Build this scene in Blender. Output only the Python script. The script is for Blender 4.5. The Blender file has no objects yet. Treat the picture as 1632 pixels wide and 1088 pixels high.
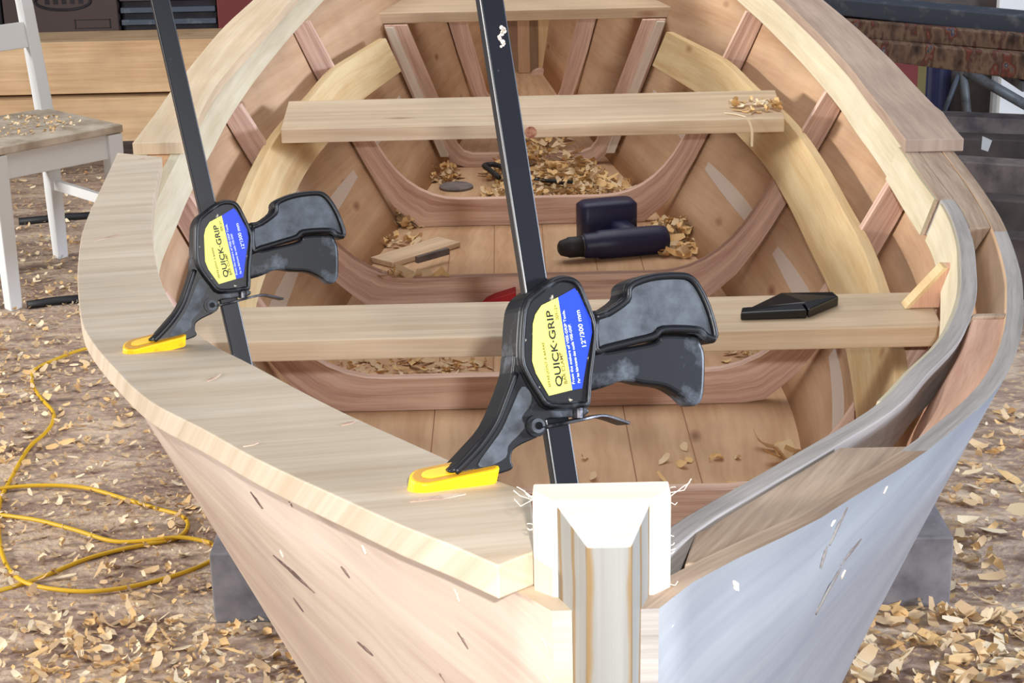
import bpy, bmesh, math, random
from mathutils import Vector, Matrix
random.seed(7)
# ------------------------------------------------------------------ camera model (for reading points off the photo)
F=2800.0; PT=math.radians(19); RL=math.radians(1.3); H=1.47; CX=.045
def ray(px,py):
    u=px-816; v=544-py
    a=u*math.cos(RL)+v*math.sin(RL); b=-u*math.sin(RL)+v*math.cos(RL)
    return Vector((a, F*math.cos(PT)+b*math.sin(PT), -F*math.sin(PT)+b*math.cos(PT)))/F
EYE=Vector((0,0,H))
def atz(px,py,z): d=ray(px,py); return EYE+d*((z-H)/d.z)
def aty(px,py,y): d=ray(px,py); return EYE+d*(y/d.y)
def cubic(t,xs,ys):
    n=len(xs)
    if t<=xs[0]: return ys[0]+(t-xs[0])*(ys[1]-ys[0])/(xs[1]-xs[0])
    if t>=xs[-1]: return ys[-1]+(t-xs[-1])*(ys[-1]-ys[-2])/(xs[-1]-xs[-2])
    i=max(j for j in range(n-1) if xs[j]<=t)
    d=[(ys[j+1]-ys[j])/(xs[j+1]-xs[j]) for j in range(n-1)]
    def m(j):
        if j==0: return d[0]
        if j==n-1: return d[-1]
        if d[j-1]*d[j]<=0: return 0
        return 2*d[j-1]*d[j]/(d[j-1]+d[j])
    h=xs[i+1]-xs[i]; s=(t-xs[i])/h
    return (2*s**3-3*s*s+1)*ys[i]+(s**3-2*s*s+s)*h*m(i)+(-2*s**3+3*s*s)*ys[i+1]+(s**3-s*s)*h*m(i+1)
def curve(pairs):
    xs=[p[0] for p in pairs]; ys=[p[1] for p in pairs]
    return lambda t: cubic(t,xs,ys)
zs=curve([(.75,1.085),(1.0,1.038),(1.25,.998),(1.5,.965),(1.9,.928),(2.3,.915),(2.6,.922),(2.9,.945),(3.42,1.003),(4.0,1.075),(5.2,1.21)])
def on_sheer(px,py,off=0):
    d=ray(px,py); y=.5; g=lambda y:H+d.z*y/d.y-zs(y)-off
    while y<6 and g(y+.01)>0: y+=.01
    a,b=y,y+.01
    for _ in range(25):
        m=(a+b)/2
        if g(m)>0: a=m
        else: b=m
    return Vector((d.x/d.y*a,a,zs(a)+off))
# ------------------------------------------------------------------ materials
def s2l(c):
    return tuple((v/255/12.92 if v/255<=.04045 else ((v/255+.055)/1.055)**2.4) for v in c)+(1,)
def newmat(name):
    m=bpy.data.materials.new(name); m.use_nodes=True; nt=m.node_tree
    return m,nt,nt.nodes['Principled BSDF']
def N(nt,t,**k):
    n=nt.nodes.new(t)
    for a,b in k.items(): setattr(n,a,b)
    return n
def wood(name,light,dark,gs=(1.6,34),rough=.6,knots=.0,contrast=.5,mott=.25,kc=(96,62,44),ws=0,seed=0):
    m,nt,bs=newmat(name); L=nt.links.new
    tc=N(nt,'ShaderNodeTexCoord'); mp=N(nt,'ShaderNodeMapping'); L(tc.outputs['UV'],mp.inputs[0])
    oi=N(nt,'ShaderNodeObjectInfo'); mo=N(nt,'ShaderNodeMath',operation='MULTIPLY_ADD'); mo.inputs[1].default_value=7.3; mo.inputs[2].default_value=seed
    L(oi.outputs['Random'],mo.inputs[0]); cb=N(nt,'ShaderNodeCombineXYZ'); L(mo.outputs[0],cb.inputs[0]); L(mo.outputs[0],cb.inputs[1]); L(cb.outputs[0],mp.inputs[1])
    # slow waviness
    mp2=N(nt,'ShaderNodeMapping'); mp2.inputs[3].default_value=(gs[0]*1.6,gs[0]*4,1); L(mp.outputs[0],mp2.inputs[0])
    n0=N(nt,'ShaderNodeTexNoise'); n0.inputs['Scale'].default_value=1; n0.inputs['Detail'].default_value=2; L(mp2.outputs[0],n0.inputs[0])
    mp3=N(nt,'ShaderNodeMapping'); mp3.inputs[3].default_value=(gs[0],gs[1],1); L(mp.outputs[0],mp3.inputs[0])
    ad=N(nt,'ShaderNodeVectorMath',operation='MULTIPLY_ADD'); ad.inputs[1].default_value=(0,1.3,0); L(n0.outputs['Color'],ad.inputs[0]); L(mp3.outputs[0],ad.inputs[2])
    n1=N(nt,'ShaderNodeTexNoise'); n1.inputs['Scale'].default_value=1.3; n1.inputs['Detail'].default_value=3; n1.inputs['Roughness'].default_value=.6; L(ad.outputs[0],n1.inputs[0])
    mp4=N(nt,'ShaderNodeMapping'); mp4.inputs[3].default_value=(gs[0]*8,gs[1]*9,1); L(mp.outputs[0],mp4.inputs[0])
    n2=N(nt,'ShaderNodeTexNoise'); n2.inputs['Scale'].default_value=1; n2.inputs['Detail'].default_value=2; L(mp4.outputs[0],n2.inputs[0])
    cr=N(nt,'ShaderNodeValToRGB'); cr.color_ramp.elements[0].position=.5-contrast*.28; cr.color_ramp.elements[1].position=.5+contrast*.22
    cr.color_ramp.elements[0].color=s2l(dark); cr.color_ramp.elements[1].color=s2l(light)
    mx0=N(nt,'ShaderNodeMix',data_type='FLOAT'); mx0.inputs[0].default_value=.25; L(n1.outputs[0],mx0.inputs[2]); L(n2.outputs[0],mx0.inputs[3])
    L(mx0.outputs[0],cr.inputs[0])
    # mottling
    n3=N(nt,'ShaderNodeTexNoise'); n3.inputs['Scale'].default_value=7; n3.inputs['Detail'].default_value=3; L(mp.outputs[0],n3.inputs[0])
    mr=N(nt,'ShaderNodeMapRange'); mr.inputs[1].default_value=.3; mr.inputs[2].default_value=.7; mr.inputs[3].default_value=1-mott; mr.inputs[4].default_value=1+mott*.4; L(n3.outputs[0],mr.inputs[0])
    mu=N(nt,'ShaderNodeVectorMath',operation='SCALE'); L(cr.outputs[0],mu.inputs[0]); L(mr.outputs[0],mu.inputs['Scale'])
    out=mu.outputs[0]
    if ws:   # end-grain stripes
        w=N(nt,'ShaderNodeTexWave',bands_direction='Y'); w.inputs['Scale'].default_value=ws; w.inputs['Distortion'].default_value=1.5; L(mp.outputs[0],w.inputs[0])
        p=N(nt,'ShaderNodeMapRange'); p.inputs[1].default_value=.8; p.inputs[2].default_value=.98; L(w.outputs[0],p.inputs[0])
        x=N(nt,'ShaderNodeMix',data_type='RGBA'); L(p.outputs[0],x.inputs[0]); L(out,x.inputs[6]); x.inputs[7].default_value=s2l(kc); out=x.outputs[2]
    if knots>0:
        mp5=N(nt,'ShaderNodeMapping'); mp5.inputs[3].default_value=(5,15,1); L(mp.outputs[0],mp5.inputs[0])
        mp5.inputs[2].default_value=(0,0,.25)
        v=N(nt,'ShaderNodeTexVoronoi'); v.inputs['Scale'].default_value=1; v.inputs['Randomness'].default_value=1; L(mp5.outputs[0],v.inputs[0])
        k=N(nt,'ShaderNodeMapRange'); k.inputs[1].default_value=.03; k.inputs[2].default_value=.15; k.inputs[3].default_value=1; k.inputs[4].default_value=0; L(v.outputs['Distance'],k.inputs[0])
        sp=N(nt,'ShaderNodeSeparateColor'); L(v.outputs['Color'],sp.inputs[0])
        th=N(nt,'ShaderNodeMath',operation='LESS_THAN'); th.inputs[1].default_value=knots; L(sp.outputs[0],th.inputs[0])
        ml=N(nt,'ShaderNodeMath',operation='MULTIPLY'); L(k.outputs[0],ml.inputs[0]); L(th.outputs[0],ml.inputs[1])
        ml2=N(nt,'ShaderNodeMath',operation='MULTIPLY'); L(ml.outputs[0],ml2.inputs[0]); ml2.inputs[1].default_value=.8
        x=N(nt,'ShaderNodeMix',data_type='RGBA'); L(ml2.outputs[0],x.inputs[0]); L(out,x.inputs[6]); x.inputs[7].default_value=s2l(kc); out=x.outputs[2]
    L(out,bs.inputs['Base Color']); bs.inputs['Roughness'].default_value=rough
    bs.inputs['Specular IOR Level'].default_value=.25
    b=N(nt,'ShaderNodeBump'); b.inputs['Strength'].default_value=.15; b.inputs['Distance'].default_value=.001; L(n2.outputs[0],b.inputs['Height']); L(b.outputs[0],bs.inputs['Normal'])
    return m
def plain(name,col,rough=.5,metal=0,spots=None,sscale=40,thr=.6,spec=.5,soft=.08,bump=0):
    m,nt,bs=newmat(name); L=nt.links.new
    bs.inputs['Roughness'].default_value=rough; bs.inputs['Metallic'].default_value=metal; bs.inputs['Specular IOR Level'].default_value=spec
    if spots:
        tc=N(nt,'ShaderNodeTexCoord'); n=N(nt,'ShaderNodeTexNoise'); n.inputs['Scale'].default_value=sscale; n.inputs['Detail'].default_value=5; n.inputs['Roughness'].default_value=.6
        L(tc.outputs['Object'],n.inputs[0]); cr=N(nt,'ShaderNodeValToRGB')
        cr.color_ramp.elements[0].position=thr-soft; cr.color_ramp.elements[1].position=thr+soft
        cr.color_ramp.elements[0].color=s2l(col); cr.color_ramp.elements[1].color=s2l(spots)
        L(n.outputs[0],cr.inputs[0]); L(cr.outputs[0],bs.inputs['Base Color'])
        if bump:
            b=N(nt,'ShaderNodeBump'); b.inputs['Strength'].default_value=bump; b.inputs['Distance'].default_value=.002; L(n.outputs[0],b.inputs['Height']); L(b.outputs[0],bs.inputs['Normal'])
    else: bs.inputs['Base Color'].default_value=s2l(col)
    return m
M={}
M['cap_birch']=wood('birch_cap',(220,204,182),(200,180,154),(2.0,30),.55,.16,.5,.12,(168,130,104))
M['cap_pine']=wood('pine_cap',(226,206,176),(206,180,144),(1.5,30),.55,.15,.55,.1)
M['cap_brown']=wood('cool_lit_cap',(186,164,146),(158,136,120),(1.5,26),.6,.0,.5,.12)  # grey-brown stands for bluish light on the right cap
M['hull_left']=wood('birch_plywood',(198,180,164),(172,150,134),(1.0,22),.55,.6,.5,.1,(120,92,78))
M['hull_right']=wood('cool_lit_plywood',(146,149,153),(132,135,141),(1.0,22),.5,.3,.45,.08,(140,124,112),seed=3)  # cool daylight on the right side put into the plank colour
M['inner']=wood('plywood_inside',(212,178,144),(192,152,118),(1.0,18),.6,.6,.5,.14,(120,72,48))
M['bottom']=wood('bottom_boards',(210,174,138),(188,148,112),(1.0,14),.6,.5,.5,.14,(118,74,50))
M['oak']=wood('red_oak',(232,200,180),(192,152,134),(2,60),.6,0,.45,.1)
M['oakbright']=wood('fresh_red_oak',(238,194,166),(212,162,134),(3,70),.6,0,.5,.08)
M['thwart']=wood('thwart_pine',(224,202,172),(204,176,144),(1.2,40),.5,.4,.5,.14,(150,100,76))
M['riser']=wood('riser_pine',(228,204,158),(212,178,128),(1.4,30),.5,.4,.45,.08,(160,118,76))
M['inwale']=wood('inwale_pine',(222,212,186),(204,190,158),(1.5,30),.55,.14,.5,.08,(140,116,90))
M['gray_top']=wood('sawn_wood_cool_lit',(186,180,174),(150,144,140),(2,60),.6,0,.5,.12)  # bluish light on the right gunwale top put into this grey
M['brown_top']=wood('spacer_wood_cool_lit',(190,168,146),(148,124,104),(2,46),.6,0,.45,.12)  # right spacer tops: bluish light painted in as grey-brown
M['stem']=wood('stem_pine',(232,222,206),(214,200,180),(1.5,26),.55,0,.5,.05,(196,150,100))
M['stem_front']=wood('stem_front_dimmed',(152,152,148),(138,136,130),(1.2,50),.55,0,.5,.05,(136,112,78),ws=15)  # front coloured darker than the top to hold down the flash
M['orange_wood']=wood('fresh_cut_wood',(226,178,134),(204,152,108),(2,40),.6,0,.5,.12)
M['pineboard']=wood('yellow_pine',(214,184,146),(186,150,112),(.7,16),.6,.6,.5,.14,(110,66,40))
M['glue']=plain('glue_seam',(212,196,182),.5)
M['seamline']=plain('seam_line',(150,106,74),.7)
M['white_paint']=plain('white_paint',(226,228,228),.5)
M['seat_worn']=plain('worn_seat_paint',(208,196,178),.7,spots=(166,150,130),sscale=14,thr=.5,soft=.15)
M['black_plastic']=plain('dusty_black_plastic',(15,16,20),.42,spots=(86,92,100),sscale=34,thr=.62,soft=.07)
M['grey_dust']=plain('dust_grey_plastic',(84,90,98),.6,spots=(44,48,54),sscale=60,thr=.5,soft=.15)
M['bar_metal']=plain('black_bar_steel',(12,14,22),.36,spots=(120,128,140),sscale=55,thr=.72,soft=.04)
M['edge_scuff']=plain('scuffed_black',(20,20,24),.4,spots=(190,180,160),sscale=160,thr=.66,soft=.03)
M['lever_metal']=plain('worn_steel_lever',(90,88,90),.35,metal=.7,spots=(30,30,34),sscale=90,thr=.5)
M['yellow_pad']=plain('yellow_rubber_pad',(250,200,20),.45,spots=(220,150,40),sscale=90,thr=.62,soft=.08)
M['label_yellow']=plain('label_yellow',(240,238,112),.35)
M['label_blue']=plain('label_blue',(34,66,206),.35,spots=(150,170,220),sscale=120,thr=.76,soft=.03)
M['ink_black']=plain('ink_black',(20,18,14),.5)
M['ink_brown']=plain('ink_olive',(96,72,20),.5)
M['ink_white']=plain('ink_white',(225,230,240),.5)
M['drill_blue']=plain('navy_plastic',(22,26,62),.45,spots=(60,58,70),sscale=40,thr=.68)
M['black_gloss']=plain('gloss_black',(12,12,14),.2)
M['black_matt']=plain('matt_black',(24,24,28),.6)
M['yellow_cord']=plain('yellow_cord',(216,172,30),.5)
M['tin_yellow']=plain('old_yellow_tin',(104,92,50),.6)
M['pad_edge']=plain('dirty_yellow',(196,142,30),.5)
M['streak']=plain('bark_streak',(132,110,100),.7,spots=(96,76,70),sscale=90,thr=.5)
M['streak_grey']=plain('grey_streak',(140,136,134),.7,spots=(118,108,104),sscale=60,thr=.5)
M['tanmark']=plain('tan_mark',(184,152,130),.7,spots=(206,182,158),sscale=60,thr=.5)
M['knot']=plain('red_knot',(150,84,66),.6,spots=(196,146,112),sscale=60,thr=.5)
M['red']=plain('red_plastic',(176,22,34),.5)
M['chip']=plain('shaving_wood',(228,204,166),.7,spots=(204,172,130),sscale=6,thr=.5,soft=.2)
M['chip_in']=plain('shaving_wood_golden',(232,198,142),.7,spots=(206,160,100),sscale=8,thr=.5,soft=.2)
M['oldwood']=plain('old_grey_wood',(140,128,122),.8,spots=(88,80,80),sscale=10,thr=.5,soft=.15,bump=.3)
M['block']=plain('grey_block_face',(142,138,140),.8,spots=(100,96,100),sscale=16,thr=.5,soft=.2)
M['cardboard']=plain('brown_cardboard',(72,56,52),.8)
M['dark']=plain('dark_crate',(36,30,34),.8,spots=(20,16,20),sscale=8,thr=.5)
M['redbox']=plain('dark_red_box',(108,38,36),.6)
M['steelblue']=plain('blue_grey_paint',(66,74,86),.6,spots=(104,108,114),sscale=18,thr=.62)
M['steelgrey']=plain('grey_steel',(92,96,100),.5,spots=(60,60,62),sscale=20,thr=.55)
M['tar']=plain('dark_timber',(92,82,78),.8,spots=(52,46,46),sscale=7,thr=.5,soft=.2,bump=.3)
def paintlog(name):
    m,nt,bs=newmat(name); L=nt.links.new; tc=N(nt,'ShaderNodeTexCoord')
    mp=N(nt,'ShaderNodeMapping'); mp.inputs[3].default_value=(24,5,9); L(tc.outputs['Object'],mp.inputs[0])
    n=N(nt,'ShaderNodeTexNoise'); n.inputs['Scale'].default_value=1.4; n.inputs['Detail'].default_value=5; L(mp.outputs[0],n.inputs[0])
    cr=N(nt,'ShaderNodeValToRGB'); e=cr.color_ramp.elements
    e[0].position=.3; e[0].color=s2l((52,36,30)); e[1].position=.72; e[1].color=s2l((170,160,150))
    for p,c in ((.42,(104,82,68)),(.5,(132,108,86)),(.57,(84,58,50)),(.61,(128,62,48)),(.64,(120,104,92)),(.68,(52,58,96))):
        q=e.new(p); q.color=s2l(c)
    L(n.outputs[0],cr.inputs[0]); L(cr.outputs[0],bs.inputs['Base Color']); bs.inputs['Roughness'].default_value=.7
    return m
M['paintlog']=paintlog('paint_spattered_timber')
def floormat():
    m,nt,bs=newmat('trampled_dusty_floor'); L=nt.links.new; tc=N(nt,'ShaderNodeTexCoord')
    mp=N(nt,'ShaderNodeMapping'); mp.inputs[3].default_value=(2.2,6,1); L(tc.outputs['Object'],mp.inputs[0])
    n=N(nt,'ShaderNodeTexNoise'); n.inputs['Scale'].default_value=2.2; n.inputs['Detail'].default_value=8; n.inputs['Roughness'].default_value=.65; L(mp.outputs[0],n.inputs[0])
    cr=N(nt,'ShaderNodeValToRGB'); e=cr.color_ramp.elements
    e[0].position=.33; e[0].color=s2l((124,104,94)); e[1].position=.68; e[1].color=s2l((220,200,176))
    q=e.new(.44); q.color=s2l((158,136,122)); q=e.new(.55); q.color=s2l((184,164,146))
    L(n.outputs[0],cr.inputs[0]); 
    n2=N(nt,'ShaderNodeTexNoise'); n2.inputs['Scale'].default_value=55; n2.inputs['Detail'].default_value=4; L(tc.outputs['Object'],n2.inputs[0])
    r2=N(nt,'ShaderNodeMapRange'); r2.inputs[1].default_value=.54; r2.inputs[2].default_value=.66; L(n2.outputs[0],r2.inputs[0])
    x=N(nt,'ShaderNodeMix',data_type='RGBA'); L(r2.outputs[0],x.inputs[0]); L(cr.outputs[0],x.inputs[6]); x.inputs[7].default_value=s2l((206,178,142))
    L(x.outputs[2],bs.inputs['Base Color']); bs.inputs['Roughness'].default_value=.9; bs.inputs['Specular IOR Level'].default_value=.1
    b=N(nt,'ShaderNodeBump'); b.inputs['Strength'].default_value=.6; b.inputs['Distance'].default_value=.01; L(n2.outputs[0],b.inputs['Height']); L(b.outputs[0],bs.inputs['Normal'])
    return m
M['floor']=floormat()
# ------------------------------------------------------------------ object helpers
COL=bpy.context.scene.collection
def link(name,bm,mat,parent=None,bevel=0,smooth=False,recalc=True):
    if recalc: bmesh.ops.recalc_face_normals(bm,faces=bm.faces)
    me=bpy.data.meshes.new(name); bm.to_mesh(me); bm.free()
    for mm in (mat if isinstance(mat,(list,tuple)) else [mat]): me.materials.append(mm)
    if smooth:
        for p in me.polygons: p.use_smooth=True
    o=bpy.data.objects.new(name,me); COL.objects.link(o)
    if parent is not None:
        o.parent=parent; o.matrix_parent_inverse=Matrix.Identity(4)
        if parent.get('wpos'): o.location=-Vector(parent['wpos'])
    if bevel:
        b=o.modifiers.new('bevel','BEVEL'); b.width=bevel; b.segments=2; b.limit_method='ANGLE'; b.angle_limit=math.radians(40)
    return o
def tag(o,label,cat=None,group=None,kind=None):
    if label: o['label']=label
    if cat: o['category']=cat
    if group: o['group']=group
    if kind: o['kind']=kind
    return o
def thing(name,loc,label,cat,group=None):
    o=bpy.data.objects.new(name,None); o.empty_display_size=.05; COL.objects.link(o); o.location=loc
    tag(o,label,cat,group); return o
def loft(bm,secs,cap=True,closed=True,mi=0):
    """secs: list of rings (lists of Vector); builds quads + UV in metres (u along, v around)"""
    uvl=bm.loops.layers.uv.verify()
    rings=[[bm.verts.new(p) for p in s] for s in secs]
    cum=[0]
    for a,b in zip(secs,secs[1:]):
        ca=sum(a,Vector())/len(a); cb=sum(b,Vector())/len(b); cum.append(cum[-1]+(cb-ca).length)
    n=len(secs[0]); vv=[0]
    mid=secs[len(secs)//2]
    for i in range(n): vv.append(vv[-1]+(mid[(i+1)%n]-mid[i]).length)
    for j in range(len(secs)-1):
        for i in range(n if closed else n-1):
            k=(i+1)%n
            try: f=bm.faces.new((rings[j][i],rings[j][k],rings[j+1][k],rings[j+1][i]))
            except ValueError: continue
            f.material_index=mi
            for l,uv in zip(f.loops,((cum[j],vv[i]),(cum[j],vv[i+1]),(cum[j+1],vv[i+1]),(cum[j+1],vv[i]))): l[uvl].uv=uv
    if cap:
        for r,s in ((rings[0],secs[0]),(rings[-1],secs[-1])):
            try: f=bm.faces.new(r)
            except ValueError: continue
            f.material_index=mi
            o=s[0]; e=(s[1]-s[0]); e=e.normalized() if e.length>0 else Vector((1,0,0))
            nr=f.normal if f.normal.length else Vector((0,0,1))
            f.normal_update(); nr=f.normal; e2=nr.cross(e)
            for l in f.loops: d=l.vert.co-o; l[uvl].uv=(d.dot(e2),d.dot(e))
    return bm
V=Vector
def slab(bm,p0,p1,w,t,up=V((0,0,1)),mi=0):
    """board from p0 to p1, width w (sideways), thickness t (along up)"""
    d=(p1-p0).normalized(); s=d.cross(up).normalized(); u=s.cross(d).normalized()
    r=lambda p:[p+s*w/2+u*t/2,p-s*w/2+u*t/2,p-s*w/2-u*t/2,p+s*w/2-u*t/2]
    return loft(bm,[r(p0),r(p1)],mi=mi)
def box(bm,x0,x1,y0,y1,z0,z1,axis='x',mi=0):
    if axis=='x':
        r=lambda x:[V((x,y0,z0)),V((x,y1,z0)),V((x,y1,z1)),V((x,y0,z1))]; return loft(bm,[r(x0),r(x1)],mi=mi)
    if axis=='y':
        r=lambda y:[V((x0,y,z0)),V((x1,y,z0)),V((x1,y,z1)),V((x0,y,z1))]; return loft(bm,[r(y0),r(y1)],mi=mi)
    r=lambda z:[V((x0,y0,z)),V((x1,y0,z)),V((x1,y1,z)),V((x0,y1,z))]; return loft(bm,[r(z0),r(z1)],mi=mi)
def catmull(pts,n=8):
    out=[]
    P=[pts[0]*2-pts[1]]+list(pts)+[pts[-1]*2-pts[-2]]
    for i in range(1,len(P)-2):
        a,b,c,d=P[i-1:i+3]
        for k in range(n):
            t=k/n; out.append(.5*((2*b)+(c-a)*t+(2*a-5*b+4*c-d)*t*t+(3*b-a-3*c+d)*t**3))
    out.append(pts[-1]); return out
def tube(bm,pts,r,n=10,rad=None):
    secs=[]; up=V((0,0,1))
    for i,p in enumerate(pts):
        d=(pts[min(i+1,len(pts)-1)]-pts[max(i-1,0)]).normalized()
        if abs(d.dot(up))>.98: up=V((0,1,0))
        s=d.cross(up).normalized(); u=s.cross(d)
        rr=rad[i] if rad else r
        secs.append([p+(s*math.cos(2*math.pi*k/n)+u*math.sin(2*math.pi*k/n))*rr for k in range(n)])
    return loft(bm,secs)
def extrude_poly(bm,pts,z0,z1,mi=0):
    """pts 2D -> prism in local XY, z0..z1"""
    a=[bm.verts.new((x,y,z0)) for x,y in pts]; b=[bm.verts.new((x,y,z1)) for x,y in pts]
    n=len(pts)
    fs=[bm.faces.new(a),bm.faces.new(list(reversed(b)))]+[bm.faces.new((a[i],a[(i+1)%n],b[(i+1)%n],b[i])) for i in range(n)]
    for f in fs: f.material_index=mi
    return bm
def frange(a,b,s):
    n=max(1,int(round((b-a)/s))); return [a+(b-a)*i/n for i in range(n+1)]
# ------------------------------------------------------------------ hull curves (half widths from the centreline)
ho=curve([(.70,.014),(.726,.021),(.81,.071),(.863,.111),(.936,.155),(1.028,.212),(1.108,.256),(1.215,.311),(1.315,.353),(1.464,.405),(1.572,.437),(1.7,.472),(1.892,.514),(2.03,.537),(2.23,.560),(2.39,.571),(2.6,.578),(2.8,.574),(3.0,.560),(3.25,.528),(3.6,.468),(4.2,.35),(5.2,.13)])
hb=curve([(.73,.016),(.9,.034),(1.2,.097),(1.6,.23),(1.9,.304),(2.4,.362),(2.9,.337),(3.42,.272),(3.93,.2),(4.6,.12),(5.2,.06)])
iw=curve([(.80,.010),(.871,.039),(.954,.084),(1.03,.128),(1.19,.22),(1.3,.268),(1.4,.314),(1.47,.341),(1.6,.384),(1.74,.421),(1.9,.458),(2.06,.483),(2.24,.497),(2.38,.506),(2.6,.513),(2.75,.513),(2.97,.502),(3.25,.471),(3.6,.415),(4.2,.31),(5.0,.14)])
def slope(f,y): return math.sqrt(1+((f(y+.01)-f(y-.01))/.02)**2)
hin=lambda y: ho(y)-.015*min(slope(ho,y),2.2)
iwo=lambda y: iw(y)+.016*min(slope(iw,y),2.0)
ZB=.54
def side_in(y,z):   # inner face of the side plank at height z
    t=(z-ZB)/(zs(y)-ZB); return (hb(y)-.012)*(1-t)+hin(y)*t
boat=thing('wooden_boat',(CX,.73,ZB-.02),'unfinished wooden rowing boat with open frames, seen from its bow stem','boat')
boat['wpos']=(CX,.73,ZB-.02)
def X(h): return CX+h
def ribbon(name,mat,ys,xi,xo,zt,zb_,side,parent=boat,bevel=.0012,lean=0):
    bm=bmesh.new(); secs=[]
    for y in ys: 
        a,b,t,bt=xi(y),xo(y),zt(y),zb_(y); ln=0 if t>zs(y)+.01 else (t-bt)*(ho(y)-hb(y))/(zs(y)-ZB)*(.62 if lean else 1.06)+(.001 if lean==0 else 0)
        secs.append([V((X(side*a),y,t)),V((X(side*b),y,t)),V((X(side*(b-ln)),y,bt)),V((X(side*(a-ln)),y,bt))])
    loft(bm,secs); return link(name,bm,mat,parent,bevel)
bl=lambda y:min(1,max(0,(y-1.6)/.6))
dl=lambda y:.009*min(1,max(0,(.92-y)/.15))+.001
# side planks: outer skin material 0, inner skin 1, edges 2
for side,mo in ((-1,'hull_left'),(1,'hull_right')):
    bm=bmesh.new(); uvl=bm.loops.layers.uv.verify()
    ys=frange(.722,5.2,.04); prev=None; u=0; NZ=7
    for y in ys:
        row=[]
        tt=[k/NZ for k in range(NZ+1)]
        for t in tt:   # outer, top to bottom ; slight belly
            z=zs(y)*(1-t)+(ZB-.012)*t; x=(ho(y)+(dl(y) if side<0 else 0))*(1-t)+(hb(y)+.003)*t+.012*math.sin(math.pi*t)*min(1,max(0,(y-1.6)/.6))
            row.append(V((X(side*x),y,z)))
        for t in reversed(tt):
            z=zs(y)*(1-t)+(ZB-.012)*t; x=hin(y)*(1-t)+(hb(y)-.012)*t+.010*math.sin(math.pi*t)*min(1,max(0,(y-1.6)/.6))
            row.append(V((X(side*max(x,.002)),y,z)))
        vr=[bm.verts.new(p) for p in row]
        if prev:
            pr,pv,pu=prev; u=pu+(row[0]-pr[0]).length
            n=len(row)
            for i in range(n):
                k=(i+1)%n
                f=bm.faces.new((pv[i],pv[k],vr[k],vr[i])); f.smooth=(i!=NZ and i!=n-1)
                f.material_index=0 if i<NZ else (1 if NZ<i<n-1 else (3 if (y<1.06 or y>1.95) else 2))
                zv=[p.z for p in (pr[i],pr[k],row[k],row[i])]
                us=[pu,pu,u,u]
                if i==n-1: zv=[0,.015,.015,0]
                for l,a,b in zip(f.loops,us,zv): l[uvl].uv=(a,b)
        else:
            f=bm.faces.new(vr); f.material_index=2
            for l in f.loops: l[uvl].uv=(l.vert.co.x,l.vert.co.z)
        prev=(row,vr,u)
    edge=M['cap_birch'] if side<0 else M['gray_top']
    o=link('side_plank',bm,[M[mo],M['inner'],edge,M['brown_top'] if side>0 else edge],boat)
    tag(o,'warm birch side plank on the left' if side<0 else 'side plank on the right, greyed for cool daylight')
# bottom
bm=bmesh.new(); ys=frange(.85,5.2,.1)
loft(bm,[[V((X(-hb(y)),y,ZB)),V((X(hb(y)),y,ZB)),V((X(hb(y)),y,ZB-.014)),V((X(-hb(y)),y,ZB-.014))] for y in ys]); link('bottom_planking',bm,M['bottom'],boat)
bm=bmesh.new(); box(bm,X(-.03),X(.03),1.2,4.9,ZB-.046,ZB-.0142,'y'); link('keel',bm,M['thwart'],boat)
# seams between the bottom boards
for dx in (-.16,-.075,.02,.115,.2):
    bm=bmesh.new(); y0,y1=1.4,3.9
    if abs(dx)>.14: y0=1.7;y1=3.3
    box(bm,X(dx)-.0008,X(dx)+.0008,y0,y1,ZB,ZB+.0006,'y'); link('board_seam',bm,M['seamline'],boat)
# glue fillets on the side planks
def seam(side,y0,y1,t0,t1,w=.012):
    bm=bmesh.new(); secs=[]
    for k in range(9):
        s=k/8; y=y0+(y1-y0)*s; z=ZB+(zs(y)-ZB)*(t0+(t1-t0)*s)
        def pt(z,off): 
            t=1-(z-ZB+.012)/(zs(y)-ZB+.012); x=hin(y)*(1-t)+(hb(y)-.012)*t+.010*math.sin(math.pi*t)*bl(y)-off; return V((X(side*x),y,z))
        ww=w*(.5+.5*math.sin(math.pi*(.15+.8*s)))
        secs.append([pt(z-ww,.0008),pt(z+ww,.0008),pt(z+ww,-.001),pt(z-ww,-.001)])
    loft(bm,secs); return link('glue_fillet',bm,M['glue'],boat)
for s in (-1,1):
    seam(s,1.98,2.36,.16,.24); seam(s,2.46,2.84,.24,.26); seam(s,2.98,3.36,.26,.28); seam(s,3.5,3.86,.3,.34)
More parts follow.
